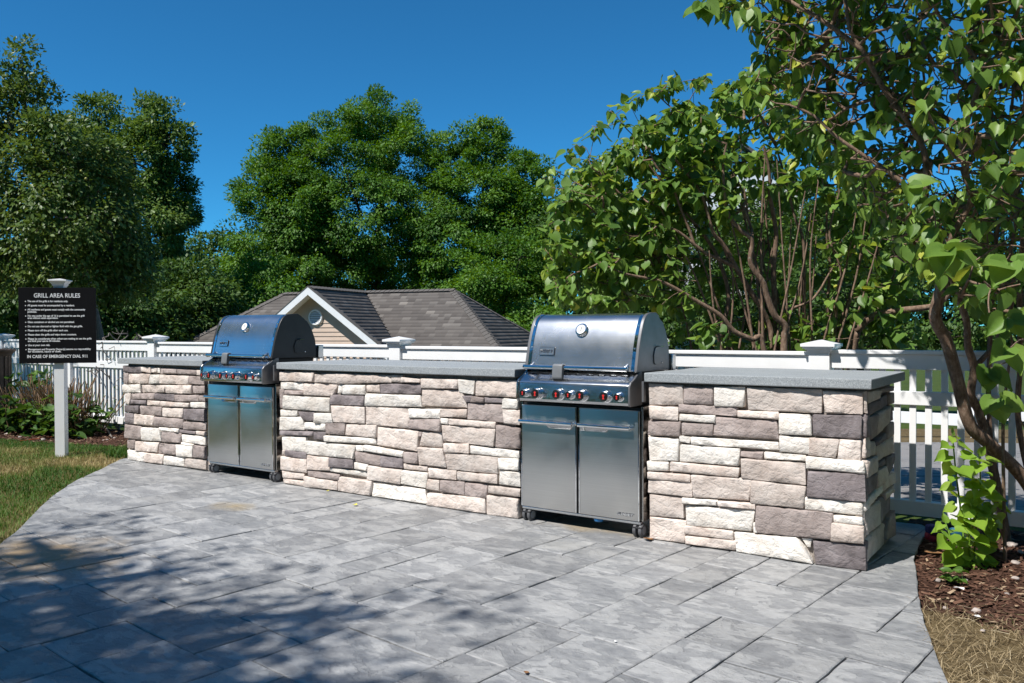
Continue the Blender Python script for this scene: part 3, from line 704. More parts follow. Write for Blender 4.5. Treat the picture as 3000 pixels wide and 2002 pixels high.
    q = MB().lathe((-.012, gy+.01, gz-.005), (0, nx_, nz_), [(0, .040), (.012, .042), (.026, .041), (.031, .037), (.032, .031)], 26)
    gb = B(q, 'thermometer', 'chrome', lid)
    B(MB().lathe((-.012, gy+.01+nx_*.0322, gz-.005+nz_*.0322), (0, nx_, nz_), [(0, .030), (.001, .0295)], 24), 'dial', 'dial_white', gb)
    nd = MB(); c0 = np.array((-.012, gy+.01+nx_*.0338, gz-.005+nz_*.0338)); uz = np.array((0, nz_, -nx_)); ux = np.array((1, 0, 0))
    nd.poly([c0-ux*.0016-uz*.012, c0+ux*.0016-uz*.012, c0+ux*.006+uz*.016, c0+ux*.003+uz*.018], (0, nx_*.0006, nz_*.0006)); B(nd, 'needle', 'knob_face', gb, smooth=0)
    # badge
    by, bz = .0245, 1.052; th = math.atan2(.022, .09)
    bd = MB(); W_, H_ = .054, .026
    pts = [(sx*(W_-.006)+cx*.006, sz*(H_-.006)+cz*.006) for sx, sz, aa in ((1, 1, 0), (-1, 1, 90), (-1, -1, 180), (1, -1, 270)) for cx, cz in [(math.cos(R(aa+t_)), math.sin(R(aa+t_))) for t_ in (0, 30, 60, 90)]]
    def onb(x, z, d): return (-.235+x, by+z*math.sin(th)-d*math.cos(th), bz+z*math.cos(th)+d*math.sin(th))
    bd.poly([onb(x, z, 0) for x, z in pts], tuple(np.array(onb(0, 0, .006))-np.array(onb(0, 0, 0)))); bg_ = B(bd, 'badge', 'badge_ink', lid)
    bd = MB(); bd.poly([onb(x*.95, z*.90, .006) for x, z in pts], tuple(np.array(onb(0, 0, .0012))-np.array(onb(0, 0, 0)))); B(bd, 'badge_face', 'steel_brushed', bg_)
    tx = text_mesh('weber', .034, .0008, 'badge_ink', 'CENTER', 0, .0006)
    o = link('badge_lettering', tx, bg_, onb(-.012, -.009, .0078)); o.rotation_euler = (R(90)-th, 0, 0); o.scale = (.82, 1.15, 1)
    kt = MB()                                       # the small kettle mark after the word
    kt.poly([onb(.036+.0075*math.cos(R(a)), .003+.0065*math.sin(R(a)), .0072) for a in range(0, 360, 30)], tuple(np.array(onb(0, 0, .001))-np.array(onb(0, 0, 0))))
    kt.poly([onb(x, z, .0072) for x, z in ((.035, -.003), (.037, -.003), (.043, -.012), (.041, -.012), (.036, -.006), (.031, -.012), (.029, -.012))], tuple(np.array(onb(0, 0, .001))-np.array(onb(0, 0, 0))))
    B(kt, 'badge_mark', 'badge_ink', bg_, smooth=0)
    # firebox behind the panel and the rear flue
    B(MB().box(-.36, .36, .03, .43, .74, .94), 'firebox', 'black_plastic', bev=.01)
    B(MB().box(.30, .40, .445, .50, .93, 1.035), 'rear_hinge_box', 'steel_panel', bev=.006)
    B(MB().box(.424, .437, -.03, .0, .775, .89), 'trim_bracket', 'cap_grey', bev=.002)
    # casters
    for x, y in ((-.372, .02), (.385, .02), (-.372, .46), (.385, .46)):
        w = MB().box(x-.012, x+.012, y-.02, y+.02, .055, .0745); ca = B(w, 'caster', 'black_plastic', bev=.004)
        for s in (-1, 1):
            wh = MB().lathe((x+s*.008, y, .0385), (s, 0, 0), [(0, .036), (.003, .0385), (.017, .0385), (.021, .034)], 24); wo_ = B(wh, 'wheel', 'wheel_grey', ca)
            B(MB().lathe((x+s*.0285, y, .0385), (s, 0, 0), [(0, .024), (.002, .022)], 18), 'hub', 'wheel_hub', wo_)
        B(MB().box(x-.03, x+.03, y-.036, y-.012, .05, .062), 'brake_lever', 'black_plastic', ca, bev=.004)
    return g
g1 = grill('far gas grill with lid ends toned dark for dim reflection, left of the middle counter', (-5.668, .006, .001), 1.03, 'cap_dim')
g2 = grill('near gas grill with grey lid ends, right of the middle counter', (-2.505, .006, .001), 1.0, 'cap_grey')
m = MB(); m.lathe((.115, .03, .052), (0, 0, 1), [(0, .022), (.006, .028), (.02, .031), (.024, .03)], 14)
m.build('hose_cap', 'blue_plastic', g2, local=True)

# ---------------------------------------------------------------- white picket fence
FY = 1.1
fence = thing('picket_fence', 'long white vinyl picket fence with capped posts behind the counter', 'fence', (-5, FY+.06, 0))
FL = wl(fence)
posts = [2.24, .415, -1.408, -3.205, -5.002, -6.855, -8.705, -10.52, -12.33]
def zoff(x): return .047 if x > -1.4 else .032+max(0, (-2-x))*.0055
def shared(name, mb, mat, bev): return mb.mesh(name, mat, bev=bev)
me_post = shared('post', MB().box(-.0635, .0635, 0, .127, -.5, 1.06), 'white_vinyl', .004)
capm = MB()
for z0, z1, h0 in ((1.045, 1.058, .074), (1.058, 1.068, .082), (1.068, 1.080, .095), (1.080, 1.098, .104)):
    capm.box(-h0, h0, .0635-h0, .0635+h0, z0, z1)
h0 = .104; capm.add([(-h0, .0635-h0, 1.098), (h0, .0635-h0, 1.098), (h0, .0635+h0, 1.098), (-h0, .0635+h0, 1.098), (0, .0635, 1.125)], [(0, 1, 4), (1, 2, 4), (2, 3, 4), (3, 0, 4)])
me_cap = capm.mesh('post_cap', 'white_vinyl', bev=.0015)
pk_s = shared('picket', MB().box(-.018, .018, .045, .063, .79, .95), 'white_vinyl', .002)
pk_l = shared('picket', MB().box(-.018, .018, .045, .063, .13, .73), 'white_vinyl', .002)
for i, x in enumerate(posts):
    dz = zoff(x-.1)-.04
    p = link('post', me_post, fence, (x-FL.x, FY-FL.y, dz)); link('post_cap', me_cap, p, (0, 0, 0))
    if i == len(posts)-1: break
    a, b = posts[i+1]+.0635, x-.0635; z = zoff((a+b)/2)
    MB().box(a, b, FY+.015, FY+.115, z+.982, z+1.006).build('top_rail', 'white_vinyl', fence, bev=.004)
    MB().box(a, b, FY+.030, FY+.098, z+.892, z+.981).build('top_board', 'white_vinyl', fence, bev=.003)
    MB().box(a, b, FY+.030, FY+.080, z+.682, z+.762).build('middle_rail', 'white_vinyl', fence, bev=.003)
    MB().box(a, b, FY+.022, FY+.088, z+.028, z+.112).build('bottom_rail', 'white_vinyl', fence, bev=.003)
    n = int(round((b-a)/.0865))
    for k in range(n):
        px = a+(k+.5)*(b-a)/n
        link('picket', pk_s, fence, (px-FL.x, FY-FL.y, z-.045)); link('picket', pk_l, fence, (px-FL.x, FY-FL.y, z-.03))

# low white fence across the lot, seen between the pickets
lf = thing('roadside_fence', 'low white board fence on the far side of the parking lot', 'fence', (-3, 13.3, ground_z(-3, 13.3)))
for k in range(9):
    x = -9+k*2.4; z = ground_z(x, 13.3)
    MB().box(x-.06, x+.06, 13.3, 13.42, z-.1, z+.62).build('post', 'white_trim', lf, bev=.004)
    if k < 8:
        z2 = ground_z(x+1.2, 13.3)
        MB().box(x, x+2.4, 13.26, 13.298, z2+.30, z2+.52).build('board', 'white_trim', lf, bev=.004)

# ---------------------------------------------------------------- sign
SB = onZ(142*1.2766, 1047*1.2766, -.02)
sg = thing('sign', 'black rules sign with white lettering on a white post', 'sign', tuple(SB))
ang = R(44.0)
sg.rotation_euler.z = ang
PW = .046
m = MB().box(-PW, PW, -PW, PW, -.25, 1.645); m.build('post', 'white_vinyl', sg, local=True, bev=.004)
m = MB()
for z0, z1, a, b in ((1.645, 1.668, .050, .058), (1.668, 1.696, .058, .078), (1.696, 1.708, .084, .084)):
    m.add([(-a, -a, z0), (a, -a, z0), (a, a, z0), (-a, a, z0), (-b, -b, z1), (b, -b, z1), (b, b, z1), (-b, b, z1)], [(3, 2, 1, 0), (4, 5, 6, 7), (0, 1, 5, 4), (1, 2, 6, 5), (2, 3, 7, 6), (3, 0, 4, 7)])
m.add([(-.084, -.084, 1.708), (.084, -.084, 1.708), (.084, .084, 1.708), (-.084, .084, 1.708), (0, 0, 1.722)], [(0, 1, 4), (1, 2, 4), (2, 3, 4), (3, 0, 4)])
m.build('post_cap', 'white_vinyl', sg, local=True)
SX, SZ0, SZ1 = .345, .905, 1.632
pan = MB().box(-SX-.004, SX-.004, -PW-.021, -PW-.001, SZ0, SZ1).build('panel', 'sign_black', sg, local=True, bev=.002)
def st(s, fx, fy, size, align='LEFT', bold=0.0, w=None):
    """fx, fy: place on the panel as fractions from the top left"""
    me = text_mesh(s, size, .0006, 'sign_white', align, 0, bold)
    o = link('lettering', me, pan, (-SX-.004+fx*2*SX, -PW-.0222, SZ1-fy*(SZ1-SZ0))); o.rotation_euler = (R(90), 0, 0)
    if w:
        xs = [v.co.x for v in me.vertices]; o.scale.x = w*2*SX/(max(xs)-min(xs))
st('GRILL AREA RULES', .50, .132, .058, 'CENTER', .0008, .60)
RULES = [(['The use of the grills is for residents only.'], .192, .525), (['All guests must be accompanied by a resident.'], .247, .61),
 (['All residents and guests must comply with the community', 'policies.'], .302, .75), (['No one under the age of 16 is permitted to use the grill', 'area without adult supervision.'], .384, .735),
 (['Glass containers or alcohol are not permitted.'], .467, .605), (['Do not use charcoal or lighter fluid with the gas grills.'], .523, .71), (['Please turn off the grills after each use.'], .577, .52),
 (['Please clean the grills and wipe down counters.'], .632, .63), (['Please be considerate when others are waiting to use the grills', 'and limit your use to 30 minutes.'], .687, .825),
 (['Use at your own risk.'], .771, .285), (['Management and Property Owner(s) assume no responsibility', 'for accidents, injury or theft.'], .826, .815)]
for lines, fy, w in RULES:
    c = MB(); cx, cz = -SX-.004+.092*2*SX, SZ1-(fy-.008)*(SZ1-SZ0)
    c.lathe((cx, -PW-.0212, cz), (0, -1, 0), [(0, .0052), (.0008, .0052)], 10); c.build('bullet', 'sign_white', pan, local=True)
    n0 = len(lines[0])
    for k, s in enumerate(lines): st(s, .118, fy+k*.029, .0245, 'LEFT', .0007, w if k == 0 else w*len(s)/n0*.97)
st('IN CASE OF EMERGENCY DIAL 911', .50, .928, .040, 'CENTER', .0009, .78)

# ---------------------------------------------------------------- house behind the fence
def house():
    am = R(15.16); mm = np.array([math.cos(am), math.sin(am), 0]); gg = np.array([math.sin(am), -math.cos(am), 0]); zz = np.array([0, 0, 1.0])
    dip = np.array([-15.751, 11.574, 2.234]); SL = .731; RUN = 3.05; DR = SL*RUN
    pk = dip+gg*2.62; t2 = 2.5; t1 = 2.55
    e = dip+mm*t1; w_ = dip-mm*t2
    base = dip-zz*dip[2]; gz = ground_z(*dip[:2])
    h = thing('house', 'beige sided house with brown shingle roof and white gable behind fence', 'house', (base[0], base[1], gz))
    ez = dip[2]-DR
    def P(a, b, z): return base+mm*a+gg*b+zz*z
    rz = dip[2]
    planes = {}
    # front slope right of the wing, right hip, left hip, rear slope, wing slopes
    planes['front_right'] = [P(0, 0, rz), P(t1, 0, rz), P(t1+RUN, RUN, ez), P(RUN, RUN, ez)]
    planes['hip_right'] = [P(t1, 0, rz), P(t1+RUN, -RUN, ez), P(t1+RUN, RUN, ez)]
    planes['rear'] = [P(t1, 0, rz), P(-t2, 0, rz), P(-t2-RUN, -RUN, ez), P(t1+RUN, -RUN, ez)]
    planes['hip_left'] = [P(-t2, 0, rz), P(-t2-RUN, RUN, ez), P(-t2-RUN, -RUN, ez)]
    planes['front_left'] = [P(-t2, 0, rz), P(0, 0, rz), P(-RUN, RUN, ez), P(-t2-RUN, RUN, ez)]
    g0 = 2.62
    planes['wing_right'] = [P(0, g0, rz), P(0, 0, rz), P(RUN, RUN, ez), P(RUN, g0, ez)]
    planes['wing_left'] = [P(0, 0, rz), P(0, g0, rz), P(-RUN, g0, ez), P(-RUN, RUN, ez)]
    if RUN > g0:      # wing is shorter than the eave run: cut the valley where the wing ends
        k = g0/RUN
        planes['wing_right'] = [P(0, g0, rz), P(0, 0, rz), P(g0, g0, rz-SL*g0)]
        planes['wing_left'] = [P(0, 0, rz), P(0, g0, rz), P(-g0, g0, rz-SL*g0)]
    rnd = random.Random(5)
    # wing roof runs out past the gable wall far enough to carry the rake to the eave
    roof_parts = []
    for nme, poly in planes.items():
        poly = [np.array(p) for p in poly]
        n = np.cross(poly[1]-poly[0], poly[2]-poly[0]); n /= np.linalg.norm(n)
        if n[2] < 0: n = -n
        down = -zz+n*n[2]; down /= np.linalg.norm(down); u = np.cross(n, down)
        o = max(poly, key=lambda p: p[2])
        q = [((p-o)@u, (p-o)@down) for p in poly]
        vmax = max(v for _, v in q); H = .135; verts = []; faces = []; tone = []
        v = 0
        while v < vmax:
            vm = min(v+H*.5, vmax-.001); xs = []
            for i in range(len(q)):
                (a0, b0), (a1, b1) = q[i-1], q[i]
                if (b0-vm)*(b1-vm) < 0: xs.append(a0+(a1-a0)*(vm-b0)/(b1-b0))
            if len(xs) >= 2:
                x0, x1 = min(xs), max(xs); x = x0-rnd.uniform(0, .2)
                while x < x1:
                    wd = rnd.choice([.15, .18, .22, .28]); a, b = max(x, x0), min(x+wd, x1)
                    if b-a > .01:
                        k = len(verts); lift = rnd.choice([0, 0, .002])
                        for (uu, vv, hh) in ((a, v, .001), (b, v, .001), (b, v+H, .0016+lift*.3), (a, v+H, .0016+lift*.3), (b, v+H, .0), (a, v+H, .0)):
                            verts.append(o+u*uu+down*vv+n*hh)
                        faces += [(k, k+1, k+2, k+3), (k+3, k+2, k+4, k+5)]; t_ = min(1, max(0, rnd.gauss(.42, .22))); tone += [t_, t_*.85]
                    x += wd
            v += H
        off = np.array(wl(h))
        me = np_mesh('roof_shingles', np.array(verts)-off, faces, 'shingle', tone)
        sh = link('roof_shingles', me, h); tag(sh, kind='stuff')
        MB().poly([p-n*.02 for p in poly], -n*.05).build('roof_deck', 'roof_edge', h, smooth=0)
    # ridge and hip caps
    def capline(a, b, wd=.13):
        mb = MB(); a, b = np.array(a), np.array(b); d = b-a; ln = np.linalg.norm(d); d /= ln; s = np.cross(d, zz); s /= np.linalg.norm(s); k = int(ln/.14)
        for i in range(k):
            p = a+d*(i*ln/k); q_ = a+d*((i+1.25)*ln/k); dn = np.array([0, 0, -.062])
            mb.add([p+zz*.012, p+s*wd+dn+zz*.012, q_+s*wd+dn+zz*.026, q_+zz*.026, p-s*wd+dn+zz*.012, q_-s*wd+dn+zz*.026], [(0, 1, 2, 3), (4, 0, 3, 5)])
        mb.build('ridge_cap', 'roof_edge', h, smooth=0)
    capline(P(0, g0, rz), P(0, 0, rz)); capline(P(-t2, 0, rz), P(t1, 0, rz))
    for s, t_ in ((1, t1), (-1, -t2)):
        capline(P(t_, 0, rz), P(t_+s*RUN, RUN, ez)); capline(P(t_, 0, rz), P(t_+s*RUN, -RUN, ez))
    # gable wall (set back under the rake), siding boards clipped to the triangle
    gw = g0-.30; hw = min(RUN, g0)
    wall = MB(); wall.poly([P(-hw, gw-.03, gz-.2), P(hw, gw-.03, gz-.2), P(hw, gw-.03, rz-SL*hw-.06), P(0, gw-.03, rz-.1), P(-hw, gw-.03, rz-SL*hw-.06)], -gg*.1)
    wl_ = wall.build('gable_wall', 'siding', h, smooth=0)
    z = gz; B_ = .104
    while z < rz-.2:
        z1 = z+B_; half = lambda t_: min(hw-.03, (rz-.10-t_)/SL)
        if z > -.6:
            a0, a1 = half(z), half(z1)
            if a1 > .03:
                b = MB(); b.add([P(-a0, gw, z), P(a0, gw, z), P(a1, gw-.016, z1), P(-a1, gw-.016, z1), P(-a0, gw-.03, z), P(a0, gw-.03, z)], [(0, 1, 2, 3), (0, 4, 5, 1)])
                b.build('siding_board', 'siding', wl_, smooth=0)
        z = z1
    # rakes: white fascia boards with soffit, vent
    for s in (-1, 1):
        a, b = P(0, g0+.012, rz-.005), P(s*hw*1.0, g0+.012, rz-SL*hw-.005)
        mb = MB(); dn = np.array([0, 0, -.19]); mb.poly([a, b, b+dn, a+dn], gg*.03); mb.build('rake_board', 'white_trim', h, smooth=0)
        a2, b2 = P(0, gw-.02, rz-.15), P(s*hw, gw-.02, rz-SL*hw-.15); a3, b3 = P(0, g0, rz-.15), P(s*hw, g0, rz-SL*hw-.15)
        mb = MB(); mb.poly([a2, a3, b3, b2], (0, 0, .02)); mb.build('soffit', 'white_trim', h, smooth=0)
        mb = MB(); mb.poly([P(0, g0+.05, rz+.012), P(s*hw, g0+.05, rz-SL*hw+.012), P(s*hw, g0-.1, rz-SL*hw+.012), P(0, g0-.1, rz+.012)], (0, 0, -.022)); mb.build('drip_edge', 'roof_edge', h, smooth=0)
    vc = P(0.0, gw+.005, rz-.72)
    v_ = MB(); v_.lathe(vc, gg, [(0, .19), (.03, .19), (.04, .175), (.035, .15)], 28, caps=False)
    ve = v_.build('gable_vent', 'white_trim', h)
    v_ = MB(); v_.lathe(vc, gg, [(0.002, .16), (.006, .155)], 28); v_.build('vent_back', 'roof_edge', ve)
    for k in range(7):
        zc = -.126+k*.042; hl = math.sqrt(max(.0, .155**2-zc*zc))
        v_ = MB(); c0 = vc+zz*zc; v_.add([c0-mm*hl+gg*.028-zz*.012, c0+mm*hl+gg*.028-zz*.012, c0+mm*hl+gg*.010+zz*.014, c0-mm*hl+gg*.010+zz*.014, c0-mm*hl+gg*.024-zz*.016, c0+mm*hl+gg*.024-zz*.016], [(0, 1, 2, 3), (0, 4, 5, 1)])
        v_.build('louvre', 'white_trim', ve, smooth=0)
    # body walls and eaves fascia
    b1 = MB(); s_ = .35
    b1.poly([P(-t2-RUN+s_, -RUN+s_, gz-.3), P(t1+RUN-s_, -RUN+s_, gz-.3), P(t1+RUN-s_, RUN-s_, gz-.3), P(-t2-RUN+s_, RUN-s_, gz-.3)], (0, 0, ez-gz+.25))
    b1.build('house_body', 'siding', h, smooth=0)
    ring = [P(-t2-RUN, -RUN, ez), P(t1+RUN, -RUN, ez), P(t1+RUN, RUN, ez), P(-t2-RUN, RUN, ez)]
    for i in range(4):
        a, b = ring[i], ring[(i+1) % 4]; mb = MB(); d = (a+b)/2-P((t1-t2)/2, 0, ez); d[2] = 0; d /= np.linalg.norm(d)
        mb.poly([a-zz*.02, b-zz*.02, b-zz*.2, a-zz*.2], d*.03); mb.build('eave_board', 'white_trim', h, smooth=0)
    return h
house()

# ---------------------------------------------------------------- plants: branches and leaves
class Skel:
    """grows a branch net: trunk polylines first, then every twig target joins the nearest node"""
    def __init__(s, seed): s.P = []; s.par = []; s.rmin = []; s.rng = np.random.default_rng(seed)
    def line(s, pts, rad, parent=-1, n=5):
        pts = spline([tuple(p) for p in pts], n); last = parent
        for i, p in enumerate(pts):
            t = i/max(1, len(pts)-1); r = rad[0]+(rad[1]-rad[0])*t
            if i == 0 and parent >= 0: continue
            s.P.append(np.array(p, float)); s.par.append(last); s.rmin.append(r); last = len(s.P)-1
        return last
    def near(s, p): A = np.array(s.P); return int(np.argmin(((A-p)**2).sum(1)))
    def grow(s, targets, seg=.12, jit=.15, up=.12, lowpen=1.6):
        T = np.array(targets); A = np.array(s.P)
        d = np.sqrt(((T[:, None, :]-A[None, ::max(1, len(A)//150), :])**2).sum(2)).min(1)
        n0 = len(s.P); cap = n0+int((d.max()/seg+6)*len(T))+1000
        buf = np.empty((min(cap, 400000), 3)); buf[:n0] = A; n = n0; tips = []
        for i in np.argsort(d):
            t = T[i]; df = buf[:n]-t; q = (df**2).sum(1)+np.maximum(0, df[:, 2])**2*lowpen
            k = int(np.argmin(q)); a = buf[k].copy(); v = t-a; ln = float(np.linalg.norm(v)); m = max(2, int(ln/seg)+1)
            side = s.rng.normal(0, jit*.5, 3)*ln; side[2] += up*ln*-1
            last = k
            for j in range(1, m+1):
                u = j/m; p = a+v*u+side*(u*(1-u))+(s.rng.normal(0, jit*.12*ln/m+.0006, 3) if j < m else 0)
                if n >= len(buf): break
                buf[n] = p; s.P.append(p); s.par.append(last); s.rmin.append(0.0); last = n; n += 1
            tips.append(last)
        return tips
    def mesh(s, name, mat, off, tip=.0022, expo=2.4, scale=1.0, nmin=4, nmax=9):
        n = len(s.P); P = np.array(s.P); par = np.array(s.par); rr = np.zeros(n); ch = [[] for _ in range(n)]
        for i in range(n):
            if par[i] >= 0: ch[par[i]].append(i)
        acc = np.zeros(n); rad = np.zeros(n)
        for i in range(n-1, -1, -1):
            r = max(tip, acc[i]**(1/expo) if acc[i] > 0 else tip)*1.0
            r = max(r, s.rmin[i]) if s.rmin[i] > 0 else r
            rad[i] = r
            if par[i] >= 0: acc[par[i]] += r**expo if s.rmin[i] == 0 else 0
        rad *= scale; s.rad = rad
        V, Fs, cnt = [], [], 0
        starts = [i for i in range(n) if par[i] < 0]
        stack = [(i, -1) for i in starts]
        while stack:
            i, p0 = stack.pop(); chain = ([p0] if p0 >= 0 else [])+[i]; cur = i
            while ch[cur]:
                nx = max(ch[cur], key=lambda c: rad[c])
                for c in ch[cur]:
                    if c != nx: stack.append((c, cur))
                chain.append(nx); cur = nx
            if len(chain) < 2: continue
            pts = P[chain]; r = rad[chain].copy()
            if p0 >= 0: r[0] = min(r[0], r[1]*1.25)
            k = nmin if r.max() < .008 else (6 if r.max() < .03 else nmax)
            t = np.gradient(pts, axis=0); t /= np.linalg.norm(t, axis=1)[:, None]+1e-9
            ref = np.array([.31, .17, .93]) if abs(t[0, 2]) < .85 else np.array([1, .1, .05])
            u = np.cross(t, ref); u /= np.linalg.norm(u, axis=1)[:, None]+1e-9; w = np.cross(t, u)
            a = np.arange(k)*2*math.pi/k
            ring = pts[:, None, :]+(u[:, None, :]*np.cos(a)[None, :, None]+w[:, None, :]*np.sin(a)[None, :, None])*r[:, None, None]
            V.append(ring.reshape(-1, 3)); m = len(chain)
            ii = np.arange(m-1)[:, None]*k; jj = np.arange(k)[None, :]
            Fs.append(np.stack([ii+jj, ii+(jj+1) % k, ii+k+(jj+1) % k, ii+k+jj], -1).reshape(-1, 4)+cnt); cnt += m*k
        return np_mesh(name, np.vstack(V)-np.array(off), np.vstack(Fs), mat, smooth=True)

def frames(tip, nrm):
    """rotation matrices with +Y along tip and +Z near nrm"""
    y = tip/(np.linalg.norm(tip, axis=1)[:, None]+1e-9); z = nrm-y*(nrm*y).sum(1)[:, None]; z /= np.linalg.norm(z, axis=1)[:, None]+1e-9
    return np.stack([np.cross(y, z), y, z], 2)       # columns x,y,z
def scatter(name, tv, tf, pos, rot, size, mat, tone, off):
    V = np.einsum('nij,kj->nki', rot, tv)*size[:, None, None]+pos[:, None, :]-np.array(off)
    k = len(tv); F_ = (tf[None]+(np.arange(len(pos))*k)[:, None, None]).reshape(-1, tf.shape[1])
    return np_mesh(name, V.reshape(-1, 3), F_, mat, np.repeat(tone, len(tf)))

# templates, unit long along +Y
def heart_grid():
    """heart shaped blade: 6 rows along the midrib, 5 columns across"""
    rows = [(0.0, .20), (.10, .40), (.28, .455), (.48, .40), (.70, .25), (.88, .09), (1.03, 0.0)]; V = []
    for y, w in rows:
        for c in (-1, -.55, 0, .55, 1):
            V.append((w*c, y-(.13*abs(c)**1.4*(1-y)**4), .05*abs(c)-.05*(1-abs(c))-.07*y*y))
    F_ = [(r*5+c, r*5+c+1, r*5+c+6, r*5+c+5) for r in range(len(rows)-1) for c in range(4)]
    return np.array(V, float), np.array(F_)
HEART, HEART_F = heart_grid(); HN, HV = len(HEART_F), len(HEART)
RHOMB = np.array([(0, 0, 0), (.27, .45, .05), (0, 1, -.03), (-.27, .45, .05)], float); RHOMB_F = np.array([(0, 1, 2, 3)])
OVAL = np.array([(0, 0, 0), (.2, .25, .03), (.24, .55, .03), (0, 1, -.05), (-.24, .55, .03), (-.2, .25, .03)], float); OVAL_F = np.array([(0, 1, 2, 3), (0, 3, 4, 5)])

def heart_variant(seed):
    r = random.Random(seed); H = HEART.copy()
    cup, droop, tw = r.uniform(-.2, .5), r.uniform(-.1, .6), r.uniform(-.4, .4)
    for p in H:
        p[2] += cup*abs(p[0])*1.2-droop*p[1]**2*.5+tw*p[0]*p[1]; p[0] *= r.uniform(.96, 1.04)
    return H

def big_leaves(root, pos, rot, size, tone, mat, n_parts, seed, score):
    """the leaves that show largest become parts, the rest one mass"""
    off = wl(root); order = np.argsort(-score); top = order[:n_parts]; rest = order[n_parts:]
    var = []
    for k in range(10):
        H = heart_variant(seed+k)
        me = np_mesh('leaf', H, HEART_F, mat, np.full(HN, np.quantile(tone, (k+.5)/10)), smooth=True); var.append((me, H))
    rank = np.argsort(np.argsort(tone))*10//max(1, len(tone))
    for i in top:
        o = bpy.data.objects.new('leaf', var[min(9, int(rank[i]))][0]); COL.objects.link(o); o.parent = root
        m4 = Matrix([[*rot[i][a], 0] for a in range(3)]+[[0, 0, 0, 1]])
        o.location = Vector(pos[i])-off; o.rotation_euler = m4.to_euler(); o.scale = (size[i],)*3
    if len(rest):
        grp = np.array_split(rest, 6); Vs, Fs, Ts, c = [], [], [], 0
        for k, gidx in enumerate(grp):
            H = var[k % 10][1]; V = np.einsum('nij,kj->nki', rot[gidx], H)*size[gidx][:, None, None]+pos[gidx][:, None, :]-np.array(off)
            F_ = (HEART_F[None]+(np.arange(len(gidx))*HV)[:, None, None]).reshape(-1, 4)+c; c += len(gidx)*HV
            Vs.append(V.reshape(-1, 3)); Fs.append(F_); Ts.append(np.repeat(tone[gidx], HN))
        o = link('foliage', np_mesh('foliage', np.vstack(Vs), np.vstack(Fs), mat, np.concatenate(Ts), smooth=True), root); tag(o, kind='stuff')

def in_poly(x, y, poly):
    c = np.zeros(len(x), bool); n = len(poly)
    for i in range(n):
        x0, y0 = poly[i-1]; x1, y1 = poly[i]
        c ^= ((y0 > y) != (y1 > y)) & (x < (x1-x0)*(y-y0)/(y1-y0+1e-12)+x0)
    return c
def sample_volume(poly, d0, d1, n, rng, dens=None):
    """points whose outline seen from the patio is poly, spread over a depth range"""
    px = np.array(poly); out = []
    while len(out) < n:
        x = rng.uniform(px[:, 0].min(), px[:, 0].max(), n); y = rng.uniform(px[:, 1].min(), px[:, 1].max(), n); d = rng.uniform(0, 1, n)
        ok = in_poly(x, y, poly)
        if dens is not None: ok &= rng.uniform(0, 1, n) < dens(x, y, d)
        for a, b, c in zip(x[ok], y[ok], d[ok]): out.append(atd(a, b, d0(a, b)+(d1(a, b)-d0(a, b))*c) if callable(d0) else atd(a, b, d0+(d1-d0)*c))
    return np.array(out[:n])
SUNV = -np.array(LD)
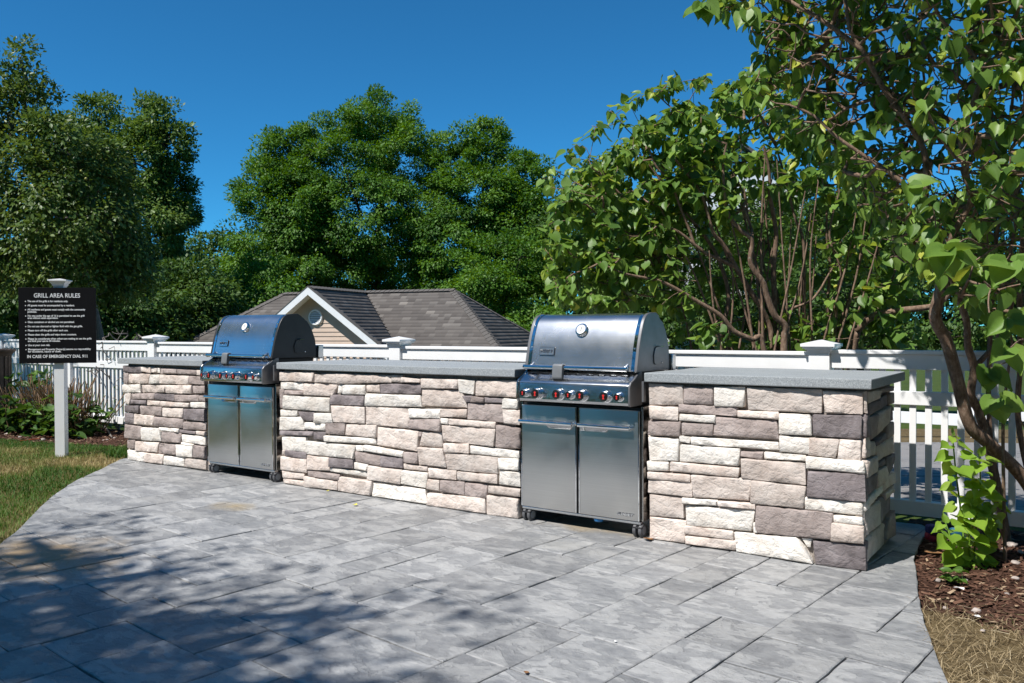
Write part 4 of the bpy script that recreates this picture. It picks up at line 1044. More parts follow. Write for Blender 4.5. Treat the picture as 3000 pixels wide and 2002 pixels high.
def lilac(label, base_px, stems, poly, d0, d1, n_twigs, seed, leaf=.085, twig=.0026, per=6, dens=None, parts=300, group='lilac shrubs', bare=.0, extra=None, zmin=.4, fan=(), tangle=None):
    rng = np.random.default_rng(seed); base = np.array(base_px, float)
    root = thing('lilac_shrub', label, 'shrub', tuple(base), group)
    sk = Skel(seed)
    for pts, r0, r1 in stems:
        P3 = [atd(x, y, d) for x, y, d in pts]
        if sk.P and pts[0][2] < 0: pass
        par = -1
        if sk.P:
            k = sk.near(P3[0])
            if np.linalg.norm(sk.P[k]-P3[0]) < .22: par = k; P3[0] = sk.P[k].copy()
        sk.line(P3, (r0, r1), par, 5)
    for (bx, sp, ytop, dd_, cnt) in fan:
        for _ in range(cnt):
            x0 = bx+rng.uniform(-1, 1)*sp*.45; x2 = x0+rng.normal(0, 1)*sp*.9; y2 = ytop+rng.uniform(0, 330); g0 = groundpt(x0, dd_+rng.uniform(0, .5))
            pts_ = [g0, (x0*.75+x2*.25, g0[1]*.6+y2*.4, g0[2]), (x0*.35+x2*.65+rng.normal(0, 12), g0[1]*.25+y2*.75, g0[2]-.05), (x2, y2, g0[2]-.1)]
            sk.line([atd(*q_) for q_ in pts_], (rng.uniform(.010, .017), .004), -1, 5)
    T = sample_volume(poly, d0, d1, n_twigs, rng, dens)
    if extra is not None: T = np.vstack([T, extra(rng)])
    T = T[T[:, 2] > zmin]
    tips = sk.grow(T, seg=.09, jit=.22, up=.10)
    if tangle is not None:
        T2 = sample_volume(tangle[0], tangle[1], tangle[2], tangle[3], rng); sk.grow(T2, seg=.10, jit=.28, up=.06)
    me = sk.mesh('branches', 'bark_lilac', base, tip=twig, expo=2.2)
    link('branches', me, root)
    P = np.array(sk.P); pos, tipd, nrm = [], [], []
    for ti in tips:
        if rng.random() < bare: continue
        p = P[ti]; q = P[sk.par[sk.par[ti]]] if sk.par[ti] >= 0 and sk.par[sk.par[ti]] >= 0 else p-np.array([0, 0, .1])
        ax = p-q; ax = ax/(np.linalg.norm(ax)+1e-9)
        k = rng.integers(max(2, per-3), per+2); a0 = rng.uniform(0, 6.28)
        s1 = np.cross(ax, [.2, .3, .9]); s1 /= np.linalg.norm(s1); s2 = np.cross(ax, s1)
        for j in range(k):
            a = a0+j*math.pi*.5+rng.normal(0, .25); along = -(j//2)*.035+rng.normal(0, .008)
            rad = s1*math.cos(a)+s2*math.sin(a)
            pos.append(p+ax*along+rad*.022); t = rad*.9+ax*.25+np.array([0, 0, -.75])+rng.normal(0, .28, 3); tipd.append(t)
            nn = np.array([0, 0, .45])+rad*.75+SUNV*.55+rng.normal(0, .28, 3); nrm.append(nn)
    pos, tipd, nrm = map(np.array, (pos, tipd, nrm)); rot = frames(tipd, nrm)
    n = len(pos); size = leaf*np.clip(rng.normal(1, .28, n), .4, 1.5)
    tone = np.clip(rng.normal(.42, .25, n), 0, .93); yel = rng.random(n) < .02; tone[yel] = 1.0
    dd = (pos-CAM)@FW; px_ = 1500+F_PX*((pos-CAM)@R2)/dd; py_ = 1001-F_PX*((pos-CAM)@U2)/dd
    vis = (px_ > -20) & (px_ < 3020) & (py_ > -20) & (py_ < 2022)
    score = size/dd*np.where(vis, 1, .01)
    big_leaves(root, pos, rot, size, tone, 'leaf_lilac', parts, seed, score)
    return root

def Z4(pts, ox, oy, sc, d): return [(ox+x*sc, oy+y*sc, d) for x, y in pts]
def dep(pts, d0, d1): n = len(pts)-1; return [(x, y, d0+(d1-d0)*i/n) for i, (x, y, _) in enumerate(pts)]
a_ = lambda pts: Z4(pts, 1850, 600, .30617, 6.3)
b_ = lambda pts: Z4(pts, 1580, 300, .31887, 6.3)
def gbase(px, d): p = atd(px, 1100, d); return (p[0], p[1], ground_z(p[0], p[1]))
def groundpt(px, d):      # pixel row where the ground lies at that column and depth
    p = atd(px, 1100, d); z = ground_z(p[0], p[1])-.05
    return (px, 1001-F_PX*((np.array([p[0], p[1], z])-CAM)@U2)/((np.array([p[0], p[1], z])-CAM)@FW), d)
# lilac behind the fence, left clump
mid_stems = [
 (dep([groundpt(2300, 6.25)]+a_([(1460, 1420), (1470, 1170), (1370, 1060), (1300, 880), (1260, 750), (1140, 560), (1150, 340), (1040, 240), (920, 80)])+b_([(1700, 820), (1690, 580), (1720, 380)]), 6.25, 6.0), .030, .008),
 (dep(a_([(1150, 340), (1150, 250), (1100, 100), (1070, 0)])+b_([(1900, 900), (1840, 760), (1780, 640)]), 6.2, 6.3), .014, .006),
 (dep([groundpt(2262, 6.4)]+a_([(1350, 1350), (1250, 1010), (1150, 850), (1000, 600), (880, 380), (780, 260)])+b_([(1500, 870), (1330, 620), (1200, 480)]), 6.4, 6.1), .028, .007),
 (dep([groundpt(2255, 6.2)]+a_([(1270, 1400), (1150, 1290), (980, 1210), (850, 1060), (620, 920), (380, 780), (230, 720), (-60, 660), (-300, 560)]), 6.2, 6.0), .024, .007),
 (dep([groundpt(2135, 6.5)]+a_([(930, 1400), (860, 1230), (930, 900), (850, 560), (700, 300), (500, 60)])+b_([(1150, 760), (950, 500)]), 6.5, 6.4), .024, .007),
 (dep(a_([(1000, 600), (840, 520), (720, 470), (600, 380), (430, 250)])+b_([(1000, 1080), (800, 900), (600, 700), (480, 600)]), 6.25, 6.1), .016, .006),
 (dep(a_([(600, 380), (540, 200), (480, 60)])+b_([(1200, 720), (1080, 600), (1000, 400), (960, 260)]), 6.2, 6.1), .012, .006),
]
lil_l = lilac('lilac shrub behind the fence, its branches leaning left over the near grill', gbase(2270, 6.3), mid_stems,
  [(1590, 700), (1625, 600), (1660, 520), (1720, 470), (1790, 440), (1860, 350), (1930, 345), (1990, 290), (2060, 300), (2110, 380), (2150, 560), (2160, 800), (2180, 1040), (1990, 1045), (1950, 900), (1700, 910), (1620, 880), (1600, 800)],
  6.0, 7.3, 1000, 31, leaf=.072, per=6, bare=.12, dens=lambda x, y, d: np.where((y > 640) & (x > 1990), np.where(d < .5, .08, .5), np.where((y > 800) & (x > 1850), .5, 1.0)), group='lilac shrubs', fan=[(2180, 230, 420, 6.2, 12)],
  extra=lambda rng: np.array([atd(rng.normal(2085, 25), rng.normal(985, 28), rng.uniform(5.75, 6.0)) for _ in range(9)]
    +[atd(np.interp(k, [0, 1, 2, 3, 4], [1610, 1700, 1840, 1970, 2110])-rng.uniform(0, 45), np.interp(k, [0, 1, 2, 3, 4], [640, 490, 370, 300, 265])-rng.uniform(5, 75), rng.uniform(6.1, 6.8)) for k in rng.uniform(0, 4, 34)]))
c_ = lambda pts, d=6.3: Z4(pts, 1850, 600, .30617, d)
rig_stems = [
 (dep([groundpt(2272, 6.55)]+c_([(1370, 1410), (1370, 1000), (1360, 600), (1385, 300), (1340, 0)])+b_([(2120, 860), (2110, 620), (2060, 400)]), 6.5, 6.2), .027, .009),
 (dep([groundpt(2356, 6.6)]+c_([(1655, 1350), (1650, 1000), (1650, 600), (1640, 320), (1560, 110)])+[(2300, 520, 6.4), (2270, 420, 6.4)], 6.6, 6.4), .020, .007),
 (dep([groundpt(2312, 6.45)]+c_([(1510, 1350), (1500, 1120), (1510, 1010), (1700, 930), (1800, 820), (1880, 680), (1960, 560)]), 6.45, 6.4), .016, .006),
 (dep([groundpt(2430, 6.7)]+c_([(1880, 1300), (1880, 900), (1900, 600), (1870, 300)])+[(2420, 600, 6.6), (2400, 480, 6.5)], 6.7, 6.5), .018, .006),
 (dep([groundpt(2500, 6.6)]+[(2500, 1020, 6.6), (2520, 960, 6.6), (2565, 925, 6.5), (2640, 910, 6.4), (2740, 895, 6.3), (2790, 850, 6.2)], 6.6, 6.2), .034, .02),
 (dep([groundpt(2470, 6.5)]+[(2450, 900, 6.5), (2465, 800, 6.5), (2430, 690, 6.5), (2460, 560, 6.4)], 6.5, 6.4), .016, .006),
]
lil_r = lilac('upright lilac shrub behind the fence post right of the near grill', gbase(2380, 6.6), rig_stems,
  [(2080, 330), (2110, 260), (2180, 200), (2280, 190), (2420, 300), (2560, 500), (2680, 640), (2700, 1020), (2250, 1040), (2200, 900), (2150, 700), (2110, 500)],
  6.2, 7.6, 950, 47, leaf=.072, per=5, bare=.15, dens=lambda x, y, d: np.where((y > 560) & (y < 900) & (x < 2420), np.where(d < .5, .12, .6), 1.0), fan=[(2330, 220, 380, 6.25, 16)])

# big old lilac in the bed in front of the fence, right edge of the view
z1 = lambda pts: [(2000+x*.44643, y*.44643, 0) for x, y in pts]
z2 = lambda pts: [(2300+x*.44643, 600+y*.44643, 0) for x, y in pts]
old = [
 (dep([(3075, 1625, 0), (3040, 1480, 0), (2985, 1385, 0)]+z2([(1330, 1560), (1210, 1440), (1130, 1150), (1060, 900), (985, 740), (1030, 520), (1060, 270)]), 4.45, 4.2), 0.0350, 0.0288),
 (dep(z2([(1060, 270), (990, 150), (910, 0)])+z1([(1590, 1300), (1590, 1020), (1490, 820), (1330, 600), (1180, 330), (1100, 200), (1070, 30), (1040, -160)]), 4.2, 4.35), 0.0200, 0.0096),
 (dep(z1([(1180, 330), (940, 150), (740, 30), (600, -60), (420, -160)]), 4.3, 4.6), 0.0133, 0.0064),
 (dep(z1([(1590, 1290), (1420, 1180), (1200, 1030), (1000, 890), (860, 760), (700, 690)]), 4.2, 4.4), 0.0126, 0.0056),
 (dep(z2([(1070, 260), (1140, 130), (1210, 0)])+z1([(1890, 1290), (1860, 1130), (1830, 930), (1880, 760), (1940, 580), (1980, 480)]), 4.2, 4.0), 0.0178, 0.0136),
 (dep(z1([(1980, 480), (1850, 290), (1700, 130), (1640, 0), (1600, -200)]), 4.0, 3.9), 0.0104, 0.0064),
 (dep(z1([(1980, 480), (2080, 340), (2180, 130), (2210, 0), (2230, -200)]), 4.0, 3.7), 0.0104, 0.0064),
 (dep([(3120, 1615, 0), (3060, 1200, 0), (3020, 800, 0)]+z1([(2240, 1450), (2180, 1250), (2060, 1050), (1900, 880), (1700, 770), (1500, 680), (1300, 570), (1000, 470), (850, 330), (650, 210)]), 4.6, 4.7), 0.0318, 0.0080),
 (dep([(2960, 1640, 0), (2915, 1400, 0)]+z2([(1280, 1380), (1220, 1250), (1240, 1070), (1200, 930), (1190, 760), (1130, 600), (1100, 500), (1080, 380)]), 4.7, 4.5), 0.0296, 0.0160),
 (dep(z2([(1240, 1070), (1370, 930), (1420, 820), (1480, 680), (1500, 520), (1480, 300), (1510, 100)])+z1([(2120, 1050), (2160, 700), (2190, 400)]), 4.6, 4.2), 0.0148, 0.0064),
 (dep([(2900, 1650, 0)]+z2([(1345, 1500), (1345, 900), (1370, 500), (1390, 200), (1420, 0)])+z1([(2060, 900), (1990, 600), (1900, 300)]), 4.75, 4.5), 0.0163, 0.0072),
 (dep([(3010, 1650, 0)]+z2([(1540, 1500), (1545, 1000), (1540, 600), (1560, 200)]), 4.5, 4.3), 0.0178, 0.0128),
 (dep([(2945, 1650, 0)]+z2([(1430, 1560), (1440, 1300), (1470, 1050), (1490, 900)]), 4.3, 4.25), 0.0104, 0.0064),
]
old_base = onZ(3040, 1640, -.05)
def above(rng):       # the crown goes on above the picture and leans towards the patio
    n = 420; x = rng.uniform(2480, 3500, n); y = rng.uniform(-900, 0, n); d = rng.uniform(3.5, 4.8, n)
    A_ = [atd(a, b, c) for a, b, c in zip(x, y, d)]
    for _ in range(420):                 # unseen outer canopy, shaped towards the sun to shade the visible part
        p = atd(rng.uniform(2480, 3150), rng.uniform(-50, 620), rng.uniform(4.0, 4.8))+SUNV*rng.uniform(1.0, 2.3)
        dz = (p-CAM)@FW
        if dz > 1.6 and 1001-F_PX*((p-CAM)@U2)/dz < -60: A_.append(p)
    return np.array(A_)
lil_o = lilac('old thick stemmed lilac in the mulch bed in front of the fence', tuple(old_base), old,
  [(2035, -120), (2060, 20), (2180, 70), (2240, 160), (2190, 270), (2320, 380), (2420, 480), (2500, 600), (2620, 700), (2720, 820), (2840, 900), (2980, 960), (3150, 1000), (3150, -120)],
  lambda x, y: 4.5 if x < 2450 else max(3.5, 4.5-(x-2450)/350), lambda x, y: 5.1, 1500, 53, leaf=.062, twig=.0036, per=5, bare=.5, tangle=([(2200, 60), (2500, 480), (2620, 760), (3080, 980), (3080, -80), (2300, -80)], 4.1, 4.9, 900), extra=above, group='lilac shrubs',
  dens=lambda x, y, d: np.where(x > 2500, .75, 1.0))
# the few big leaves that hang in front on the right
def hang_leaves():
    rng = np.random.default_rng(3); L_ = []
    C_ = [(2780, 735, 3.35, [(-.35, -.75), (.05, -1), (.85, -.35), (-.75, -.2), (.3, .1)]), (2965, 770, 3.2, [(-.6, -.6), (.5, -.7), (-.8, .1), (.7, .2)]), (2950, 935, 3.3, [(.5, -.8), (-.6, -.5), (.9, .1)]),
          (2500, 400, 4.4, [(.1, -1), (-.6, -.5), (.5, -.7), (.9, 0)]), (2060, 10, 4.5, [(-.3, -1), (.2, -1), (-.8, -.6), (.6, -.8)]), (2190, 30, 4.5, [(0, -1), (.5, -.9), (-.5, -.8)]), (2900, 1080, 3.6, [(-.5, -.7), (.5, -.8), (-.2, -1)]), (2660, 540, 3.9, [(0, -1), (.7, .2)]),
          (2960, 1020, 3.5, [(.2, -1), (-.7, -.4)]), (2920, 1170, 3.7, [(.2, -1), (-.6, -.6), (.7, -.4)])]
    pos, tip, nrm = [], [], []
    for x, y, d, dirs in C_:
        p = atd(x, y, d)
        for a, b in dirs:
            pos.append(p+RT*a*.02); tip.append(RT*a+UP*b-FW*rng.uniform(.1, .5)); nrm.append(-FW*.75+UP*.75+RT*rng.normal(-.1, .25))
        # the twig that carries them back to the shrub
    pos, tip, nrm = map(np.array, (pos, tip, nrm)); rot = frames(tip, nrm); n = len(pos)
    big_leaves(lil_o, pos, rot, rng.uniform(.10, .128, n), np.clip(rng.normal(.5, .12, n), 0, .85), 'leaf_lilac', 300, 90, np.ones(n))
    for x, y, d, _ in C_:                     # the twig that carries each spray back into the shrub
        sk = Skel(8); p = atd(x, y, d); q = atd(x+rng.uniform(20, 160), y+rng.uniform(-20, 120), d+.75); sk.line([q, (p+q)/2+np.array([0, 0, .05]), p], (.006, .003), -1, 4)
        link('twig', sk.mesh('twig', 'bark_lilac', wl(lil_o), tip=.003), lil_o)
hang_leaves()

# bright young lilac shoots at the foot of the fence
def shoots():
    rng = np.random.default_rng(12); b = onZ(2835, 1645, -.05)
    t = thing('lilac_shoots', 'bright green young lilac shoots at the foot of the fence', 'shrub', tuple(b))
    sk = Skel(12); d = 4.25
    lines = [[(2835, 1640), (2815, 1500), (2800, 1380), (2790, 1270)], [(2850, 1645), (2862, 1520), (2872, 1420), (2868, 1330)], [(2860, 1645), (2900, 1540), (2915, 1470)], [(2830, 1645), (2790, 1590), (2770, 1530)], [(2845, 1645), (2840, 1560), (2850, 1480)]]
    pos, tip, nrm, size = [], [], [], []
    for ln in lines:
        P3 = [atd(x, y, d+rng.uniform(-.1, .1)) for x, y in ln]; P3[0][2] = b[2]-.02; sk.line(P3, (.006, .003), -1, 6)
        s = spline([tuple(p) for p in P3], 8)
        for i in range(3, len(s), 2):
            a0 = rng.uniform(0, 3.1)
            for k in (0, 1):
                a = a0+k*math.pi; rad = np.array([math.cos(a), math.sin(a), 0]); rad = rad-FW*.35; p = np.array(s[i])
                pos.append(p+rad*.03); tip.append(rad+np.array([0, 0, rng.uniform(-.55, .05)])); nrm.append(np.array([0, 0, .9])-FW*.55+rng.normal(0, .2, 3)); size.append(rng.uniform(.06, .12)*(.75 if i > len(s)*.75 else 1))
        pos.append(np.array(s[-1])); tip.append(np.array([.2, 0, .8])+rng.normal(0, .3, 3)); nrm.append(-FW+rng.normal(0, .2, 3)); size.append(.05)
    link('stems', sk.mesh('stems', 'leaf_shoot', b, tip=.003), t)
    pos, tip, nrm = map(np.array, (pos, tip, nrm)); n = len(pos)
    big_leaves(t, pos, frames(tip, nrm), np.array(size), np.clip(rng.normal(.5, .22, n), 0, 1), 'leaf_shoot', 300, 130, np.ones(n))
shoots()

# ---------------------------------------------------------------- trees
def tree(name, label, base, crowns, n_cl, per, leaf, mat, seed, bark='bark_dark', trunk=.16, flat=.55, spray=.55, group=None, droop=.0, fruit=0, tmpl=(RHOMB, RHOMB_F), trunks=None, tone0=.5, inner=.35, cat='tree'):
    """crowns: (x,y,z,rx,ry,rz) world ellipsoids; leaf masses sit on branch ends, with gaps between"""
    rng = np.random.default_rng(seed); base = np.array(base, float); t = thing(name, label, cat, tuple(base), group)
    C_ = np.array([c[:3] for c in crowns]); S_ = np.array([c[3:] for c in crowns]); vol = S_.prod(1)**.72; cen = []
    while len(cen) < n_cl:
        k = rng.choice(len(crowns), p=vol/vol.sum()); v = rng.normal(0, 1, 3); v /= np.linalg.norm(v)
        r = rng.uniform(inner, 1.0)**.45; p = C_[k]+v*S_[k]*r
        if p[2] < base[2]+.5: continue
        cen.append(p)
    cen = np.array(cen); sk = Skel(seed)
    top = C_[np.argmax(C_[:, 2]+S_[:, 2])]; topz = (C_[:, 2]+S_[:, 2]).max()
    for tb in (trunks or [(0, 0)]):
        a = base+np.array([tb[0], tb[1], -.2]); mid = (a*.55+top*.45)+rng.normal(0, .12, 3); mid[2] = a[2]+(topz-a[2])*.45
        end = top+rng.normal(0, .3, 3); end[2] = topz-(topz-a[2])*.14
        sk.line([a, (a+mid)/2+rng.normal(0, .06, 3), mid, (mid+end)/2+rng.normal(0, .1, 3), end], (trunk, trunk*.22), -1, 6)
    for c in C_[np.argsort(C_[:, 2])]:
        k = sk.near(c-np.array([0, 0, np.linalg.norm(S_[0])*.35])); k = max(k, 4); sk.line([sk.P[k], (sk.P[k]+c)/2+np.array([0, 0, .1]), c], (trunk*.4, trunk*.14), k, 5)
    sk.grow(cen, seg=.35, jit=.2, up=.12, lowpen=1.2)
    link('trunk', sk.mesh('trunk', bark, base, tip=trunk*.045, expo=2.3, nmin=4, nmax=8), t)
    n = n_cl*per; own = np.repeat(np.arange(n_cl), per); c = cen[own]
    rel = c-(C_.mean(0))[None]; out = rel/(np.linalg.norm(rel, axis=1)[:, None]+1e-9)
    csz = spray*rng.uniform(.6, 1.35, n_cl)[own]; v = rng.normal(0, 1, (n, 3)); v /= np.linalg.norm(v, axis=1)[:, None]; rr = rng.uniform(.1, 1, n)**.5
    off = v*rr[:, None]*csz[:, None]*np.array([1, 1, flat]); off[:, 2] -= droop*(off[:, 0]**2+off[:, 1]**2)/(csz+1e-6)
    pos = c+off+out*csz[:, None]*.15
    nrm = np.array([0, 0, .62])+out*.5+v*.85+rng.normal(0, .26, (n, 3)); tip = out*.5+v*.6+rng.normal(0, .5, (n, 3))+np.array([0, 0, -.35])
    size = leaf*rng.uniform(.65, 1.4, n); tone = np.clip(tone0+rng.normal(0, .19, n_cl)[own]+rng.normal(0, .12, n), 0, 1)
    cr = link('crown', scatter('crown', tmpl[0], tmpl[1], pos, frames(tip, nrm), size, mat, tone, base), t)
    if fruit:
        k = rng.choice(n, fruit); ico = MB().lathe((0, 0, 0), (0, 0, 1), [(-1, .2), (-.7, .72), (0, 1), (.7, .72), (1, .2)], 7)
        fv = np.array(ico.v); ff = np.array([f for f in ico.f if len(f) == 4]); I = np.repeat(np.eye(3)[None], fruit, 0)
        o = link('fruit', scatter('fruit', fv, ff, pos[k]+np.array([0, 0, -.03]), I, rng.uniform(.016, .024, fruit), 'fruit', np.zeros(fruit), base), t); tag(o, kind='stuff')
    return t
def crown_px(lst, depth):
    """ellipsoids from (x, y, half width px, half height px, depth shift)"""
    out = []
    for x, y, w, h, dd in lst:
        d = depth+dd; p = atd(x, y, d); s = d/F_PX; out.append((p[0], p[1], p[2], w*s, w*s*.8, h*s))
    return out
def tbase(px, depth): p = atd(px, 969, depth); return (p[0], p[1], ground_z(p[0], p[1]))
LG = 'trees beyond the fence'
tree('locust_tree', 'tallest feathery locust tree behind the house roof', tbase(1115, 38),
     crown_px([(1110, 360, 120, 110, 0), (1000, 470, 170, 130, -1), (1170, 480, 130, 140, -.5), (1060, 640, 230, 140, -1.5), (1180, 720, 140, 150, -1), (950, 760, 200, 120, -1)], 38),
     430, 240, .125, 'leaf_locust', 61, trunk=.2, flat=.55, spray=.62, droop=.12, group=LG)
tree('locust_tree', 'spreading locust tree on the left flank of the tallest one', tbase(850, 37),
     crown_px([(850, 450, 95, 80, 0), (790, 560, 110, 100, -.5), (880, 620, 130, 120, -1), (760, 740, 110, 110, -1), (860, 830, 150, 110, -1.5)], 37),
     320, 240, .125, 'leaf_locust', 62, trunk=.17, flat=.55, spray=.58, droop=.12, group=LG)
tree('locust_tree', 'locust tree with a narrow spire right of the tallest one', tbase(1390, 36.5),
     crown_px([(1430, 440, 60, 85, 0), (1330, 480, 95, 100, 0), (1400, 590, 140, 120, -1), (1330, 740, 130, 130, -1.5), (1470, 760, 120, 120, -1)], 36.5),
     320, 240, .125, 'leaf_locust', 63, trunk=.17, flat=.55, spray=.56, droop=.12, group=LG)
tree('locust_tree', 'locust tree on the right shoulder of the group', tbase(1540, 35.5),
     crown_px([(1545, 540, 75, 90, 0), (1500, 640, 110, 110, -.5), (1570, 720, 90, 120, -1), (1520, 850, 130, 110, -1)], 35.5),
     250, 240, .125, 'leaf_locust', 64, trunk=.15, flat=.55, spray=.54, droop=.1, group=LG)
tree('understory_tree', 'low bright locust thicket below the group, right of the house roof', tbase(1470, 30),
     crown_px([(1480, 790, 150, 110, 0), (1400, 870, 150, 90, -.5), (1560, 880, 110, 110, 0), (1480, 960, 190, 80, -1)], 30), 130, 300, .11, 'leaf_locust', 65, trunk=.1, flat=.5, spray=.6, group=LG, tone0=.45)
tree('understory_tree', 'low bright bushy tree left of the house roof', tbase(770, 29),
     crown_px([(760, 850, 110, 90, 0), (690, 900, 120, 90, 0), (830, 900, 120, 80, -.5), (620, 950, 120, 80, 0), (760, 980, 160, 70, -.5)], 29), 130, 300, .105, 'leaf_locust', 66, trunk=.1, flat=.5, spray=.55, group=LG, tone0=.55)
tree('woodland_tree', 'dark rounded far tree in the gap left of the locusts', tbase(650, 46),
     crown_px([(650, 740, 110, 60, 0), (600, 830, 140, 90, 0), (720, 820, 120, 90, 0), (640, 930, 170, 90, 0)], 46), 110, 170, .22, 'leaf_woods', 67, trunk=.16, flat=.7, spray=.9, group=LG)
tree('poplar_tree', 'tall poplar at left with ragged dark right edge', tbase(450, 27),
     crown_px([(440, 345, 75, 60, 0), (490, 430, 75, 90, 0), (400, 480, 110, 120, -.3), (500, 590, 80, 110, .2), (430, 660, 130, 130, -.4), (520, 720, 65, 70, .3), (480, 830, 100, 110, 0), (380, 850, 130, 120, -.3)], 27),
     380, 170, .115, 'leaf_poplar', 68, trunk=.17, flat=.75, spray=.36, group=LG)
tree('poplar_tree', 'poplar crown standing behind the crab apple', tbase(290, 28),
     crown_px([(290, 350, 70, 60, 0), (250, 450, 100, 110, 0), (310, 540, 110, 120, 0), (230, 680, 130, 140, 0), (320, 800, 120, 130, 0)], 28),
     300, 160, .115, 'leaf_poplar', 69, trunk=.16, flat=.75, spray=.37, group=LG)
tree('crab_apple_tree', 'near crab apple tree with small yellow fruit at the far left', (-12.6, 3.0, ground_z(-12.6, 3.0)),
     crown_px([(55, 175, 45, 60, 0), (90, 260, 75, 45, 0), (20, 330, 110, 90, .2), (160, 430, 130, 90, -.3), (60, 520, 150, 110, 0), (280, 540, 110, 120, .2), (170, 640, 150, 120, -.5), (330, 690, 110, 110, 0), (60, 740, 140, 110, 0), (230, 800, 140, 90, 0), (-120, 420, 150, 200, .3), (-150, 680, 160, 160, 0), (380, 800, 80, 80, .3)], 11.8),
     500, 100, .068, 'leaf_apple', 70, trunk=.10, flat=.7, spray=.25, fruit=130, tmpl=(OVAL, OVAL_F), bark='bark_grey', group=LG)
for k, (px, d, top, hw, sd, lab) in enumerate([
    (540, 24, 770, 130, 71, 'dark woodland tree behind the sign and the twiggy shrub'), (330, 22, 800, 150, 72, 'shaded woodland tree low behind the sign'), (80, 21, 700, 170, 76, 'dark woodland tree under the crab apple crown'),
    (1740, 31, 470, 120, 73, 'rounded woodland tree just left of the lilac shrubs'), (1960, 27, 545, 160, 74, 'woodland tree hidden behind the left lilac shrub'),
    (2230, 25, 575, 170, 75, 'woodland tree hidden behind the upright lilac shrub'), (2520, 22, 560, 190, 77, 'woodland tree behind the old lilac stems'), (2850, 20, 500, 200, 78, 'woodland tree at the far right behind the old lilac'), (2380, 33, 520, 190, 79, 'farther woodland tree between the upright lilac and old lilac'), (2080, 36, 560, 190, 80, 'farther woodland tree between the two fence side lilacs'), (1060, 43, 700, 170, 101, 'dark woodland tree filling the gap above the roof ridge'), (1300, 43, 690, 150, 102, 'dark woodland tree behind the right end of the roof ridge')]):
    h = 1000-top
    tree('woodland_tree', lab, tbase(px, d), crown_px([(px, top+h*.2, hw*.7, h*.2, 0), (px-hw*.45, top+h*.4, hw*.8, h*.25, 0), (px+hw*.5, top+h*.42, hw*.8, h*.25, -.3), (px, top+h*.62, hw*1.05, h*.26, -.5), (px-hw*.4, top+h*.85, hw, h*.22, -.6), (px+hw*.5, top+h*.85, hw, h*.22, -.3)], d),
         190, 150, .115 if d < 28 else .15, 'leaf_woods', sd, trunk=.13, flat=.65, spray=.4 if d < 28 else .52, group=LG)

# trees behind the camera: they shade the patio and show in the steel
def sunshift(x, y, h): k = h/math.tan(SUN_EL); return (x-SUN_H[0]*k, y-SUN_H[1]*k, h)
def shade_tree(label, spots, base, seed, ncl, per, leaf=.13, spray=.75):
    cr = []
    for x, y, h, r in spots: p = sunshift(x, y, h); cr.append((p[0], p[1], p[2], r, r, r*.55))
    tree('shade_tree', label, base, cr, ncl, per, leaf, 'leaf_woods', seed, trunk=.22, flat=.6, spray=spray, group='shade trees outside the picture', inner=.1)
shade_tree('tall shade tree behind the photographer casting the dappled patio shade',
  [(-4.1, -2.65, 6.4, .85), (-3.2, -2.55, 6.0, .75), (-2.5, -2.7, 6.6, .7), (-4.9, -3.4, 7, 1.3), (-3.2, -4.0, 7.5, 1.7), (-5.2, -5.2, 7, 1.7), (-1.6, -3.5, 7, 1.0), (-3.7, -1.8, 6.2, .30), (-2.6, -1.85, 6.4, .28), (-5.0, -1.95, 6.0, .30), (-4.2, -1.75, 6.4, .2), (-1.9, -2.3, 6.6, .3)], (-5.2, -8.6, ground_z(-5.2, -8.6)), 81, 230, 105, .10, .44)
shade_tree('shade tree left of the patio outside the picture', [(-11.8, .8, 4.6, 1.3), (-13.2, .4, 5.2, 1.5), (-14, 1.6, 6, 1.6), (-13, -1.0, 5.5, 1.5)], (-14.0, -3.2, ground_z(-14, -3.2)), 82, 110, 90, .11, .6)
tree('shade_tree', 'leafy tree outside the picture right of the mulch bed', (3.4, .6, ground_z(3.4, .6)), [(3.4, .4, 3.2, 1.9, 2.4, 1.9), (2.9, 1.2, 1.6, 1.5, 1.8, 1.1), (3.6, 0, 5, 1.6, 1.8, 1.4), (3.3, -1.4, 2.0, 1.5, 1.3, 1.4)],
     150, 90, .14, 'leaf_woods', 99, trunk=.12, spray=.6, group='shade trees outside the picture', inner=.1)
BACK = [(-9.5, -13.5, 'left of centre'), (-5.5, -16.5, 'just left of centre'), (-1, -17, 'straight behind'), (3.5, -16, 'just right of centre'), (8, -14, 'right of centre'), (-14.5, -11.5, 'far to the left'), (12, -10, 'far to the right')]
for k, (x, y, wd) in enumerate(BACK):
    tree('shade_tree', 'broad leafy tree behind the photographer, '+wd, (x, y, ground_z(x, y)),
         [(x, y, 6.2, 3.1, 3.1, 2.8), (x-1, y+.5, 9.4, 2.4, 2.4, 2.2), (x+1.2, y, 2.6, 2.7, 2.5, 1.9), (x-1.4, y, 1.6, 2.3, 2.2, 1.3)], 130, 75, .26, 'leaf_woods', 83+k, trunk=.2, spray=.95, group='shade trees outside the picture', inner=.15)

